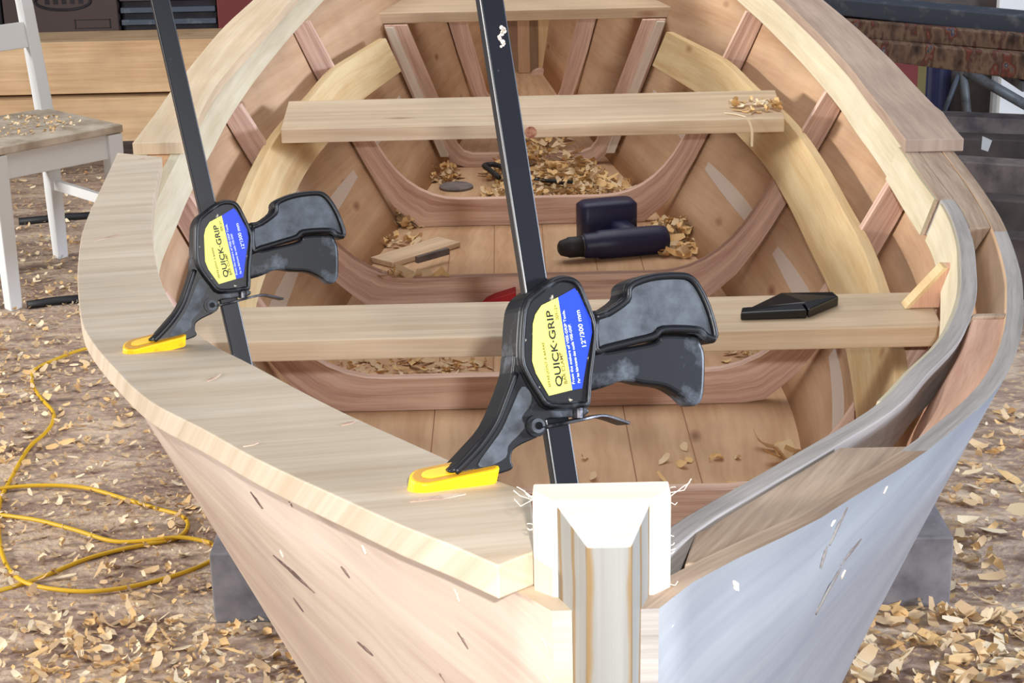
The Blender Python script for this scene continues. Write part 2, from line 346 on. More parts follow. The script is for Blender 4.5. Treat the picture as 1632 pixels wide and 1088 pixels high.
# frames
def frame(y,th=.02,floor_h=.05,mw=.038,mat='oak',ztop=None,cr=.12):
    zt=zs(y)-.047 if ztop is None else ztop
    zt2=zt
    outer=[(hb(y)-.045,ZB+.001),(side_in(y,ZB+.035)-.004,ZB+.04)]
    for t in (.3,.55,.8): 
        z=ZB+(zt2-ZB)*t; tq=1-(z-ZB+.012)/(zs(y)-ZB+.012); outer.append((side_in(y,z)+.008*math.sin(math.pi*tq)*bl(y)-.001,z))
    outer.append((side_in(y,zt2)+.001,zt2))
    zf=ZB+floor_h
    # inner curve
    xi=lambda z: side_in(y,z)-mw
    a=V((max(xi(zf)-cr*.9,.02),zf,0)); c=V((xi(zf),zf-.0,0)); b=V((xi(zf+cr),zf+cr,0))
    inner=[]
    for k in range(9):
        t=k/8; p=a*(1-t)**2+c*2*t*(1-t)+b*t*t; inner.append((p.x,p.y))
    if zt2>zf+cr: inner.append((xi(zt2),zt2))
    half=outer+list(reversed(inner))          # right half, bottom centre .. up .. back to centre
    poly=[(x,z) for x,z in half]+[(-x,z) for x,z in reversed(half)]
    bm=bmesh.new(); uvl=bm.loops.layers.uv.verify()
    # build as strips: pair outer/inner
    O=[(0,ZB+.001)]+outer; I=[(0,zf)]+inner
    def resample(L,n):
        d=[0]
        for p,q in zip(L,L[1:]): d.append(d[-1]+math.hypot(q[0]-p[0],q[1]-p[1]))
        out=[]
        for k in range(n+1):
            s=d[-1]*k/n; j=max(i for i in range(len(d)-1) if d[i]<=s+1e-9); tt=(s-d[j])/max(d[j+1]-d[j],1e-9)
            out.append((L[j][0]+(L[j+1][0]-L[j][0])*tt,L[j][1]+(L[j+1][1]-L[j][1])*tt))
        return out
    Or=resample(O,22); Ir=resample(I,22)
    sec=[]
    for sg in (-1,1):
        seq=range(22,0,-1) if sg<0 else range(0,23)
        for k in seq:
            o_,i_=Or[k],Ir[k]
            sec.append([V((X(sg*o_[0]),y,o_[1])),V((X(sg*i_[0]),y,i_[1])),V((X(sg*i_[0]),y+th,i_[1])),V((X(sg*o_[0]),y+th,o_[1]))])
    loft(bm,sec)
    return link('frame',bm,M[mat],boat)
frame(1.90,floor_h=.085,cr=.10); frame(2.40,floor_h=.05); frame(2.90,floor_h=.05); frame(3.42,floor_h=.055)
frame(3.93,floor_h=.03,mw=.05,ztop=.866,cr=.03); frame(4.5,floor_h=.03,mw=.04,cr=.03)
for s in (-1,1):   # pale cleat strip on the far frame
    bm=bmesh.new(); a=lambda z: X(s*(side_in(3.915,z)-.004)); b=lambda z: X(s*(side_in(3.915,z)-.022))
    loft(bm,[[V((a(z),3.912,z)),V((b(z),3.912,z)),V((b(z),3.929,z)),V((a(z),3.929,z))] for z in (.57,.72,.864)]); link('cleat',bm,M['stem'],boat)
# risers carrying the thwarts
rz=curve([(1.7,.83),(1.93,.806),(2.24,.796),(2.5,.80),(2.78,.820),(2.95,.834),(3.2,.849),(3.44,.867),(3.9,.866),(4.3,.87)])
for s in (-1,1):
    bm=bmesh.new(); secs=[]
    for y in frange(1.70,3.76,.05):
        zt=rz(y); zb_=zt-.072
        f=lambda z,o: X(s*(side_in(y,z)-.0375-o+.004))
        secs.append([V((f(zt,0),y,zt)),V((f(zt,.015),y,zt)),V((f(zb_,.015),y,zb_)),V((f(zb_,0),y,zb_))])
    loft(bm,secs); link('riser',bm,M['riser'],boat,.001)
# thwarts
def thwart(y0,y1,zt,h0l,h0r,h1l,h1r,t=.0235):
    bm=bmesh.new()
    L=lambda x0,x1:[V((x0,y0,zt)),V((x1,y1,zt)),V((x1,y1,zt-t)),V((x0,y0,zt-t))]
    loft(bm,[L(X(-h0l),X(-h1l)),L(X(h0r),X(h1r))]); return link('thwart',bm,M['thwart'],boat,.0015)
tag(thwart(1.772,1.893,.8665,.418,.414,.425,.425),'narrow front thwart')
tag(thwart(2.85,3.09,.8665,.418,.412,.432,.432),'wide middle thwart')
tag(thwart(3.955,4.2,.8905,.386,.386,.37,.37),'far thwart')
kp=aty(846,211,2.8497); bm=bmesh.new(); tube(bm,[kp+V((0,-.0001,0)),kp+V((0,.001,0))],.010,14); tag(link('wood_knot',bm,M['knot'],boat),'reddish knot on the front edge of the middle thwart')
# inwales
kz=lambda d:(lambda y:zs(y)-d)
tag(ribbon('inwale',[M['gray_top']],frange(.80,2.10,.03),iw,iwo,kz(0),kz(.045),1,lean=.021),'front inwale strip grey on top')
def twomat_inwale(y0,y1,side,e=0):
    bm=bmesh.new(); secs=[]
    for y in frange(y0,y1,.03):
        d=.0455*(ho(y)-hb(y))/(zs(y)-ZB)*.62; a=iw(y)-e; b=a-.0035
        secs.append([V((X(side*a),y,zs(y)-.0012)),V((X(side*b),y,zs(y)-.0012)),V((X(side*(b-d)),y,zs(y)-.047)),V((X(side*(a-d)),y,zs(y)-.047))])
    loft(bm,secs); return bm
link('inwale_face',twomat_inwale(1.2,2.08,1),M['inwale'],boat)  # pale skin added so the face stays lighter than the toned top
ribbon('inwale',M['inwale'],frange(2.41,4.9,.04),lambda y:iw(y)-.002,iwo,kz(0),kz(.047),1,lean=.021)
ribbon('inwale',M['brown_top'],frange(2.105,2.409,.04),lambda y:iw(y)-.002,iwo,kz(0),kz(.047),1,lean=.021)
link('inwale_face',twomat_inwale(2.11,2.409,1,.0025),M['inwale'],boat)
ribbon('inwale',M['inwale'],frange(.9,4.9,.04),lambda y:iw(y)+.002,lambda y:iwo(y)+.001,kz(.0),kz(.047),-1,lean=.021)
# spacers between inwale and plank
g=.0004
ribbon('spacer_block',M['brown_top'],frange(1.945,2.40,.04),lambda y:iwo(y)+g,lambda y:hin(y)-g,kz(.0005),kz(.042),1)
for y0,y1 in ((2.6,2.7),(2.87,2.95),(3.35,3.47)): ribbon('spacer_block',M['orange_wood'],frange(y0,y1,.05),lambda y:iwo(y)+g,lambda y:hin(y)-g,kz(.0005),kz(.042),1)
for y0,y1 in ((1.2,1.3),(1.9,2.0),(2.36,2.46),(2.87,2.95),(3.35,3.47)): ribbon('spacer_block',M['orange_wood'],frange(y0,y1,.05),lambda y:iwo(y)+g,lambda y:hin(y)-g,kz(.0005),kz(.042),-1)
# red oak block on the right: recessed a little, tapering forward
def oakx_in(y):
    t=(y-1.075)/(1.50-1.075); t=min(1,max(0,t)); full=iwo(y)+g; w=hin(y)-full
    return full+w*(.82*(1-t)**.8*(.4+.6*(1-t))) 
tag(ribbon('spacer_block',M['oakbright'],frange(1.05,1.515,.03),lambda y:oakx_in(y),lambda y:hin(y)-g,lambda y:zs(y)-.004-.012*max(0,(1.25-y)/.2),kz(.06),1),'long reddish oak spacer on the right')
ribbon('spacer_block',M['brown_top'],frange(1.515,1.527,.01),lambda y:iwo(y)+g,lambda y:hin(y)-g,kz(.001),kz(.05),1)
# bow block right: fills from stem to y 1.07
ribbon('bow_block',M['brown_top'],frange(.80,1.06,.012),lambda y:max(iwo(y)+.003,.03) if y>.86 else max(.033,iwo(.86)-(.86-y)*.2),lambda y:hin(y)-g if y>.81 else max(hin(y)-g,.034),kz(.0012),kz(.05),1)
ribbon('bow_block',M['orange_wood'],[.80,.84,.88,.92,.96,1.0],lambda y:.0335 if y<.9 else iwo(y)+.002,lambda y:max(hin(y)-g,.034),kz(.0012),kz(.05),-1)
# gunwale caps
CT=.018
lci=curve([(.765,.0355),(.88,.037),(.921,.058),(1.0,.098),(1.124,.163),(1.299,.25),(1.393,.299),(1.448,.32),(1.578,.365),(1.673,.392),(1.83,.429),(1.962,.457),(2.125,.486),(2.272,.507),(2.378,.522),(2.434,.535)])
lco=curve([(.741,.054),(.779,.077),(.804,.094),(.884,.141),(.997,.207),(1.078,.25),(1.17,.303),(1.311,.363),(1.39,.394),(1.473,.423),(1.619,.462),(1.783,.501),(1.97,.538),(2.195,.567),(2.37,.585),(2.449,.593)])
bm=bmesh.new(); secs=[]
for k,y in enumerate([.765,.79,.82,.85,.88]+frange(.9,2.34,.03)+[2.37,2.42]):
    yo=y; 
    if k==0: yo=.741
    if k==1: yo=.78
    yi=y
    if y>2.34: yo=y+.03; 
    zt=CT if y<2.4 else .003
    secs.append([V((X(-lci(yi)),yi,zs(yi)+zt)),V((X(-lco(yo)),yo,zs(yo)+zt)),V((X(-lco(yo)),yo,zs(yo)+.0002)),V((X(-lci(yi)),yi,zs(yi)+.0002))])
loft(bm,secs); tag(link('gunwale_cap',bm,M['cap_birch'],boat,.001),'wide pale front gunwale cap under the clamps')
rco=curve([(2.44,.578),(2.51,.578),(2.735,.577),(2.843,.572),(3.127,.551),(3.338,.518),(3.7,.455),(4.5,.3)])
rci=curve([(2.44,.506),(2.552,.507),(2.729,.510),(2.898,.5),(3.093,.476),(3.332,.446),(3.7,.385),(4.5,.235)])
o=ribbon('gunwale_cap',M['cap_pine'],frange(2.456,4.6,.04),rci,rco,kz(-CT),kz(-.0002),-1); tag(o,'yellowish rear gunwale cap')
o=ribbon('gunwale_cap',M['cap_brown'],frange(2.372,4.6,.04),lambda y:iw(y)-.003,lambda y:(lambda t:.583*(1-t)+t*(ho(y)+.018))(min(1,(y-2.37)/.2)) if y<2.57 else ho(y)+.012,kz(-CT),kz(-.0002),1); tag(o,'brown rear gunwale cap ending in a square cut')
def planar(o,ang):
    me=o.data; uv=me.uv_layers[0].data; ca,sa=math.cos(math.radians(ang)),math.sin(math.radians(ang))
    for l in me.loops:
        p=me.vertices[l.vertex_index].co; uv[l.index].uv=(p.x*ca+p.y*sa,-p.x*sa+p.y*ca+p.z)
for o in boat.children:
    if o.name.startswith('gunwale_cap') and 'front' in o.get('label',''): planar(o,12)
    if o.name.startswith('bow_block'): planar(o,58 if o.data.vertices[0].co.x>CX else 122)
# stem
SX=.0405
st=bmesh.new()
secs=[]
for z,dy in ((.56,.035),(.9,.012),(1.04,.002),(1.1335,0)):
    secs.append([V((SX-.0215,.742+dy,z)),V((SX-.0097,.698+dy,z)),V((SX+.0097,.698+dy,z)),V((SX+.0215,.742+dy,z))])
uvl=st.loops.layers.uv.verify(); loft(st,secs)
st.faces.ensure_lookup_table()
for f in st.faces:
    f.normal_update()
    if abs(f.normal.z)>.8: f.material_index=1
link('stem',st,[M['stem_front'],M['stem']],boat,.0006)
bm=bmesh.new()
secs=[]
for z,a,b in ((.58,.014,.01),(1.06,.016,.014),(1.075,.0325,.0235),(1.1305,.0325,.0235),(1.1355,.0318,.0232)):
    secs.append([V((SX-a,.764,z)),V((SX-a,.756,z)),V((SX-b,.7435,z)),V((SX+b,.7435,z)),V((SX+a,.756,z)),V((SX+a,.764,z))])
loft(bm,secs); link('stem_apron',bm,M['stem'],boat,.0006)
# fuzzy splinters along the sawn edges of the stem
bm=bmesh.new(); rnd=random.Random(3)
for i in range(20):
    s=rnd.choice((-1,1)); z=1.075+rnd.random()*.06
    p=V((SX+s*.0325,.757+rnd.random()*.006,z)); L_=.0015+rnd.random()*.003
    if i<5: L_=.008+rnd.random()*.004; p.z=1.13
    q=p+V((s*L_*.6,-.001,L_*(rnd.random()-.3))); r_=q+V((s*L_*.3,0,L_*.7*(rnd.random()-.2)))
    tube(bm,[p,q,r_],.00025,4)
o=link('splinters',bm,M['stem'],boat); o['kind']='stuff'
# plank ends beside the stem + knee on the front thwart
bm=bmesh.new(); y=1.832
kx=iw(1.84)
loft(bm,[[V((X(x),yy,z)) for x,z in ((.392,.8672),(kx-.0165,.8672),(kx-.007,.913),(kx-.014,.913))] for yy in (y,y+.02)]); tag(link('knee',bm,M['oakbright'],boat,.0006),'triangular knee on the front thwart')
bm=bmesh.new(); loft(bm,[[V((X(x),yy,z)) for x,z in ((.387,.8670),(.392,.8672),(kx-.014,.9128),(kx-.0185,.9128))] for yy in (y-.001,y+.021)]); link('knee_edge',bm,M['riser'],boat)
# dark mineral streaks and torn flecks on the outer planks and the cap
def on_plank(px,py):
    d=ray(px,py); y=.72
    while y<3:
        x=d.x/d.y*y-CX; z=H+d.z*y/d.y; sd=1 if px>965 else -1
        t=(zs(y)-z)/(zs(y)-ZB+.012)
        if 0<=t<=1:
            ox=(ho(y)+(dl(y) if sd<0 else 0))*(1-t)+(hb(y)+.003)*t+.012*math.sin(math.pi*t)*bl(y)
            if sd*x<=ox: return V((x+CX,y,z))
        y+=.001
    return None
def mark(a,b,w,mat,name,fn,par=boat,off=.0007,nrm=None):
    pts=[fn(a[0]+(b[0]-a[0])*k/6,a[1]+(b[1]-a[1])*k/6) for k in range(7)]
    if None in pts: return
    d=(pts[-1]-pts[0]).normalized(); view=V(nrm).normalized() if nrm else V((-.8 if a[0]<965 else .8,-.45,-.35)).normalized(); sdv=d.cross(view).normalized(); bm=bmesh.new(); secs=[]
    for k,p in enumerate(pts):
        ww=w*(.12+math.sin(math.pi*k/6)*(.8+.2*math.sin(k*2.3)))/2; q1=p+view*off
        secs.append([q1+sdv*ww,q1-sdv*ww,q1-sdv*ww-view*off*1.6,q1+sdv*ww-view*off*1.6])
    loft(bm,secs); return link(name,bm,M[mat],par)
for a,b,w in (((400,783),(419,810),.0035),((436,884),(502,944),.004),((468,952),(484,974),.003),((570,1022),(595,1044),.0032),((544,902),(558,920),.0032),((730,1006),(747,1033),.0035),((701,1072),(713,1090),.003),((1350,808),(1322,868),.007),((1318,870),(1308,905),.004),((1340,905),(1300,978),.012),((1372,858),(1340,900),.005)):
    mark(a,b,w,'streak' if a[0]<1000 else 'streak_grey','mineral_streak',on_plank)
for a,b,w in (((577,868),(583,882),.003),((724,938),(733,958),.004),((862,1014),(876,1038),.005),((866,1070),(880,1086),.004),((460,798),(466,808),.003),((446,876),(452,888),.003),((1168,925),(1176,940),.004),((1340,922),(1347,908),.005),((1324,838),(1331,828),.003),((1408,786),(1414,774),.003),((1062,1010),(1075,992),.004)):
    mark(a,b,w,'stem','torn_fleck',on_plank)
cp=lambda px,py:on_sheer(px,py,CT)
for a,b,w in (((150,384),(192,374),.006),((654,800),(742,788),.006),((284,1,),(1,1),0),((330,608),(352,596),.004),((222,254),(236,252),.006),((388,712),(412,706),.004),((545,640+38),(566,672),.004)):
    if w: mark(a,b,w,'tanmark','brown_mark',cp,nrm=(0,0,1))
# transom and stern pieces
bm=bmesh.new()
yT=5.16
loft(bm,[[V((X(-(hb(yT)-.012)),yy,ZB)),V((X(hb(yT)-.012),yy,ZB)),V((X(hin(yT)),yy,zs(yT))),V((X(-hin(yT)),yy,zs(yT)))] for yy in (yT,yT+.03)]); link('transom',bm,M['inner'],boat)
for i,(px,w) in enumerate(((800,.03),(835,.035),(872,.05),(912,.045),(948,.03))):
    c=aty(px,90,5.1).x; bm=bmesh.new(); box(bm,c-w/2,c+w/2,5.10,5.16,ZB+.001,.93,'z'); link('stern_post',bm,M[('oak','inner','riser','thwart','inner')[i]],boat,.001)
# small round wooden plug by the stern
bm=bmesh.new(); p=aty(862,130,5.07); tube(bm,[p,p+V((0,.029,0))],.036,20); link('round_plug',bm,M['oak'],boat)
# support under the boat
sup=thing('support_block',(CX,3.0,0),'old grey timber block lying on the floor under the boat','support block'); sup['wpos']=(CX,3.0,0)
pl=atz(345,985,0); pr=atz(1509,958,0)
yb=(pl.y+pr.y)/2-.02
bm=bmesh.new(); box(bm,pl.x,pr.x,yb,yb+.14,0,.135,'x'); link('cross_timber',bm,M['block'],sup,.003)
for dx in (-.17,.17):
    bm=bmesh.new(); box(bm,X(dx)-.05,X(dx)+.05,yb+.02,yb+.12,.135,ZB-.012-.003,'z'); link('post',bm,M['oldwood'],sup,.002)
# ------------------------------------------------------------------ bar clamps
def q(px,py,k): return ((px-870)*k, -(py-600)*k)
def text_mesh(body,size,bold=.012):
    c=bpy.data.curves.new('t','FONT'); c.body=body; c.size=size; c.extrude=.00012; c.offset=bold
    o=bpy.data.objects.new('t',c); COL.objects.link(o); dg=bpy.context.evaluated_depsgraph_get(); dg.update()
    me=bpy.data.meshes.new_from_object(o.evaluated_get(dg)); bpy.data.objects.remove(o); return me
KX=1/2800./math.cos(math.radians(20)); KY=1/2800.
def P2(l): return [((x-870)*KX,-(y-600)*KY) for x,y in l]
def inset(pts,d):
    n=len(pts); out=[]; A=sum(pts[i][0]*pts[(i+1)%n][1]-pts[(i+1)%n][0]*pts[i][1] for i in range(n)); sg=1 if A>0 else -1
    for i in range(n):
        p0,p1,p2=V(pts[i-1]),V(pts[i]),V(pts[(i+1)%n])
        e1=(p1-p0).normalized(); e2=(p2-p1).normalized()
        n1=V((-e1.y,e1.x))*sg; n2=V((-e2.y,e2.x))*sg; b=(n1+n2); b=b/max(b.dot(n1),.35) if b.length>1e-6 else n1
        out.append(tuple(p1+b*d))
    return out
def smooth2(pts,n=3):
    L=[V(p) for p in pts]; out=[]; m=len(L)
    for i in range(m):
        a,b,c,d=L[i-1],L[i],L[(i+1)%m],L[(i+2)%m]
        for k in range(n):
            t=k/n; v=.5*((2*b)+(c-a)*t+(2*a-5*b+4*c-d)*t*t+(3*b-a-3*c+d)*t**3); out.append((v.x,v.y))
    return out
body_o=[(831,463),(871,435),(897,432),(914,441),(927,468),(942,510),(941,543),(934,596),(931,634),(921,645),(861,648),(841,628),(821,596),(811,566),(814,503),(819,480)]
arm_o=[(812,560),(840,620),(862,646),(925,642),(927,656),(868,662),(858,672),(854,688),(823,703),(808,714),(806,730),(809,737),(805,744),(783,751),(760,756),(706,748),(722,732),(746,706),(772,675),(794,626),(806,590)]
hand_o=[(936,492),(960,483),(989,462),(993,442),(1011,429),(1044,419),(1088,415),(1111,421),(1129,444),(1144,477),(1154,514),(1151,529),(1144,532),(1129,527),(1114,518),(1059,519),(1044,530),(1008,540),(960,553),(936,556)]
trig_o=[(932,552),(963,550),(1008,541),(1048,532),(1061,520),(1118,521),(1131,536),(1136,558),(1133,617),(1122,635),(1107,635),(1089,620),(1063,607),(1026,603),(993,598),(963,609),(930,612)]
lab_o=[(903,452),(910,460),(930,502),(932,523),(923,567),(915,613),(899,616),(861,626),(855,616),(840,591),(834,572),(835,513),(839,497),(849,482),(876,468)]
lab_y=[(876,468),(899,616),(861,626),(855,616),(840,591),(834,572),(835,513),(839,497),(849,482)]
lab_b=[(876,468),(903,452),(910,460),(930,502),(932,523),(923,567),(915,613),(899,616)]
def make_clamp(label):
    root=thing('bar_clamp',(0,0,0),label,'clamp','black bar clamps on the gunwale')
    def part(name,pts,z0,z1,mat,par=root,bev=.002,sm=3):
        bm=bmesh.new(); extrude_poly(bm,smooth2(pts,sm) if sm else pts,z0,z1); o=link(name,bm,mat,par,0)
        if bev:
            b=o.modifiers.new('bevel','BEVEL'); b.width=bev; b.segments=3; b.limit_method='ANGLE'; b.angle_limit=math.radians(60)
        return o
    T=.013
    body=part('body',P2(body_o),-T,T,M['black_plastic'])
    part('label_recess',inset(P2(body_o),.0045),T,T+.0006,M['edge_scuff'],body,0)
    # raised rim
    bm=bmesh.new(); o1=smooth2(inset(P2(body_o),.0005)); o2=smooth2(inset(P2(body_o),.0042)); n=len(o1)
    loft(bm,[[V((a[0],a[1],T-.001)),V((a[0]*.75+b[0]*.25,a[1]*.75+b[1]*.25,T+.0024)),V((a[0]*.25+b[0]*.75,a[1]*.25+b[1]*.75,T+.0024)),V((b[0],b[1],T-.001))] for a,b in list(zip(o1,o2))+[(o1[0],o2[0])]],cap=False)
    link('rim',bm,M['black_plastic'],body,smooth=True)
    lb=part('label',P2(lab_o),T+.0006,T+.0010,M['label_yellow'],root,0,0)
    part('blue_panel',P2(lab_b),T+.0010,T+.0012,M['label_blue'],lb,0,0)
    def txt(s,p0,p1,size_px,mat,nm='lettering',z=T+.0012):
        (x0,y0),(x1,y1)=P2([p0,p1]); me=text_mesh(s,1.0,.022 if size_px>10 else .012)
        xs=[v.co.x for v in me.vertices]; yy=[v.co.y for v in me.vertices]; w=max(xs)-min(xs); h=max(yy)-min(min(yy),0)
        L_=math.hypot(x1-x0,y1-y0); sx=L_/w; sy=size_px*KY/max(.01,h if h<1 else 1)
        an=math.atan2(y1-y0,x1-x0); ca,sa=math.cos(an),math.sin(an); mx=min(xs)
        for v in me.vertices:
            a=(v.co.x-mx)*sx; b=v.co.y*sy; v.co=V((x0+a*ca-b*sa,y0+a*sa+b*ca,z+(.0001 if v.co.z>0 else -.0001)))
        me.name=nm; me.materials.clear(); me.materials.append(mat); o=bpy.data.objects.new(nm,me); COL.objects.link(o); o.parent=lb
    txt('QUICK·GRIP',(883,610),(866,489),14,M['ink_black'])
    txt('SERRE-JOINT À BARRE',(864,612),(853,541),5.5,M['ink_brown'])
    txt('BAR CLAMP',(891,606),(882,556),6,M['ink_brown'])
    txt('00512+',(877,504),(873,480),5,M['ink_brown'])
    txt('From the makers of VISE-GRIP Tools.',(903,606),(886,488),4.6,M['ink_white'])
    txt('Par les fabricants des outils VISE-GRIP.',(912,604),(896,510),4.6,M['ink_white'])
    txt('12\'\'/300 mm',(922,545),(911,487),8,M['ink_white'])
    # jaw arm with the curved web
    arm=part('jaw_arm',P2(arm_o),-.011,.009,M['black_plastic'],bev=.0015)
    part('arm_web',P2([(822,612),(836,622),(836,640),(822,660),(826,676),(815,690),(800,706),(796,724),(770,738),(752,736),(772,706),(790,680),(806,645)]),.009,.0096,M['grey_dust'],arm,0)
    bm=bmesh.new(); rid=[V((x,y,.0095)) for x,y in P2([(812,590),(800,622),(782,668),(760,702),(735,730),(716,748)])]; tube(bm,catmull(rid,5),.0022,8); link('ridge',bm,M['black_plastic'],arm,smooth=True)
    c=P2([(843,674)])[0]
    for r,z1,m in ((.0062,.0125,'black_plastic'),(.0042,.0145,'grey_dust'),(.0022,.016,'black_gloss')):
        bm=bmesh.new(); tube(bm,[V((c[0],c[1],-.008)),V((c[0],c[1],z1))],r,20); link('pivot_boss',bm,M[m],arm)
    # handle with rim and dusty panel, trigger
    h=part('handle',P2(hand_o),-.010,.010,M['black_plastic'],bev=.0025)
    part('handle_panel',inset(P2(hand_o),.0048),.010,.0106,M['grey_dust'],h,0)
    bm=bmesh.new(); ho_=P2(hand_o); rim=[V((x,y,.0105)) for x,y in inset(ho_,.0024)]
    tube(bm,catmull(rim+[rim[0]],4),.0021,8); link('handle_rim',bm,M['black_plastic'],h,smooth=True)
    part('trigger',P2(trig_o),-.0085,.0075,M['black_plastic'],bev=.004)
    # release lever
    bm=bmesh.new(); lv=[V((x,y,z)) for (x,y),z in zip(P2([(846,677),(880,671),(912,664),(940,658),(965,656),(1007,667)]),(.0135,.0135,.013,.010,.007,.004))]
    cc=catmull(lv,6); secs=[]
    for i,p in enumerate(cc):
        d=(cc[min(i+1,len(cc)-1)]-cc[max(i-1,0)]).normalized(); nn=V((-d.y,d.x,0)).normalized()
        w=.0009; secs.append([p+nn*w+V((0,0,.001)),p-nn*w+V((0,0,.001)),p-nn*w-V((0,0,.016)),p+nn*w-V((0,0,.016))])
    loft(bm,secs); link('release_lever',bm,M['lever_metal'],root,.0004)
    bm=bmesh.new(); x0,y0=P2([(914,652)])[0]; tube(bm,[V((x0,y0+.006,.009)),V((x0,y0-.003,.009))],.0035,12); link('spring',bm,M['lever_metal'],root)
    # bar
    bm=bmesh.new(); bx=lambda py:(876+(py-600)*.157-870)*KX
    yt,ybm=-60,1140
    hw=.0076
    secs=[]
    for py in (yt-80,ybm):
        x=bx(py); yv=-(py-600)*KY; secs.append([V((x-hw,yv,.004)),V((x+hw,yv,.004)),V((x+hw,yv,-.004)),V((x-hw,yv,-.004))])
    loft(bm,secs); link('bar',bm,M['bar_metal'],root,.001)
    # fixed lower jaw (under the gunwale) and its pad
    lx=bx(1105); ly=-(1105-600)*KY
    part('fixed_jaw',[(lx+.012,ly+.012),(lx+.012,ly-.016),(lx-.014,ly-.016),(lx-.034,ly-.004),(lx-.034,ly+.010),(lx-.022,ly+.010),(lx-.012,ly+.006)],-.009,.009,M['black_plastic'],sm=2)
    # yellow pad: stadium prism resting on the cap, local
    PTILT=math.radians(28)
    def pad(y0,y1,x0,x1,nm,tilt):
        bm=bmesh.new(); pts=[]; r=.0095
        for k in range(13): a=math.pi/2+math.pi*k/12; pts.append((x0+r+r*math.cos(a),r*math.sin(a)))
        for k in range(5): a=-math.pi/2+math.pi/2*k/4; pts.append((x1-.003+.003*math.cos(a),-r+.003+.003*math.sin(a)))
        for k in range(5): a=math.pi/2*k/4; pts.append((x1-.003+.003*math.cos(a),r-.003+.003*math.sin(a)))
        ct,sn=math.cos(PTILT),math.sin(PTILT); rings=[[V((x,y0+(x-x0)*tilt+(y-y0)*ct-z*sn,z*ct+(y-y0)*sn)) for x,z in pts] for y in (y0,y1)]
        loft(bm,rings); po=link(nm,bm,M['yellow_pad'],root,.0008)
        def plate(sc,xs,xe,dy,mat,pn):
            cx=(x0+x1)/2; bb=bmesh.new(); tp=[]
            for d in (0,.0003):
                tp.append([V((X_,y0+(X_-x0)*tilt+(y1-y0+dy+d)*ct-Z_*sn,Z_*ct+(y1-y0+dy+d)*sn)) for X_,Z_ in [(cx+(x-cx)*xs+xe,z*sc) for x,z in pts]])
            loft(bb,tp); return link(pn,bb,mat,po)
        plate(.86,.93,0,.00012,M['pad_edge'],'pad_rim'); plate(.5,.62,-.003,.0005,M['yellow_pad'],'pad_slot')
        return po
    (xa,ya),(xb,yb_)=P2([(651,782),(785,752)])
    p=pad(ya,ya+.0095,xa,xb,'pad',(yb_-ya)/(xb-xa)*.95)
    return root,(xa,ya,xb,yb_)
near,padinfo=make_clamp('nearer and larger black bar clamp gripping the left gunwale cap beside the stem')
def copy_tree(o,parent=None):
    c=o.copy(); COL.objects.link(c)
    if parent is not None: c.parent=parent
    for ch in list(o.children): copy_tree(ch,c)
    return c
far=copy_tree(near); far['label']='smaller-looking black bar clamp farther back at the left bulge of the gunwale'
def place_clamp(o,ppx,cap_off,yaw,roll,origin_px,pitch=0):
    """pad centre-bottom pixel ppx sits on the cap; frame faces the camera ray, turned by yaw"""
    c=on_sheer(ppx[0],ppx[1],cap_off)
    f=(c-EYE).normalized()              # away from camera
    rr=ray(817,544).cross(V((0,0,1)))
    right=V((math.cos(RL),0,0))+V((0,math.sin(PT),math.cos(PT)))*-math.sin(RL); right=(right-f*right.dot(f)).normalized()
    up=right.cross(f).normalized()
    Rm=Matrix((right,up,-f)).transposed()       # local axes -> world
    L=Rm.to_4x4()@Matrix.Rotation(roll,4,'Z')@Matrix.Rotation(yaw,4,'Y')@Matrix.Rotation(pitch,4,'X')
    xa,ya,xb,yb_=padinfo
    loc=V(((xa+xb)/2,(ya+yb_)/2,.0))
    o.matrix_world=Matrix.Translation(c)@L@Matrix.Translation(-loc)
    return c
place_clamp(near,(718,772),.0185,math.radians(20),0,None)
bm=bmesh.new(); rb=random.Random(5)
for i in range(13):
    py=30+i*2.6; px=794+4*math.sin(i*.8)+rb.uniform(-1.5,1.5); x=(px-870)*KX; y=-(py-600)*KY
    x-=.0; tube(bm,[V((x,y,.0038)),V((x,y,.0043))],rb.uniform(.0007,.0016),7)
tag(link('dried_glue',bm,M['glue'],near),'dried pale glue smear near the top of the bar')
place_clamp(far,(245,556),.0185,math.radians(8),math.radians(3.4),None)
# ------------------------------------------------------------------ cordless drill on the boat bottom
d0=atz(890,418,ZB); d1=atz(1064,402,ZB)
ax=(d1-d0); Ld=ax.length; ax.normalize(); 
drill=thing('cordless_drill',(d0.x,d0.y,ZB),'navy blue cordless drill lying on the boat bottom with its chuck to the left','drill')
drill.rotation_euler=(0,0,math.atan2(ax.y,ax.x))
def rbox(bm,x0,x1,y0,y1,z0,z1,r=.01):
    pts=[]
    for cx,cy,a0 in ((x1-r,y1-r,0),(x0+r,y1-r,90),(x0+r,y0+r,180),(x1-r,y0+r,270)):
        for k in range(5): a=math.radians(a0+90*k/4); pts.append((cx+r*math.cos(a),cy+r*math.sin(a)))
    b=min(r*.5,(z1-z0)*.3); rings=[]
    cx,cy=(x0+x1)/2,(y0+y1)/2
    for z,s in ((z0,b),(z0+b,0),(z1-b,0),(z1,b)):
        rings.append([V((x-s*(1 if x>cx else -1),y-s*(1 if y>cy else -1),z)) for x,y in pts])
    loft(bm,rings); return bm
r0=.027
bm=bmesh.new(); xs=[.045,.052,.075,.08,.12,.19,.2,Ld-.004,Ld]; rr=[.018,.023,.024,.027,.0275,.0275,.026,.024,.016]
tube(bm,[V((x,0,r0)) for x in xs],0,24,rr); link('motor_housing',bm,M['drill_blue'],drill,smooth=True)
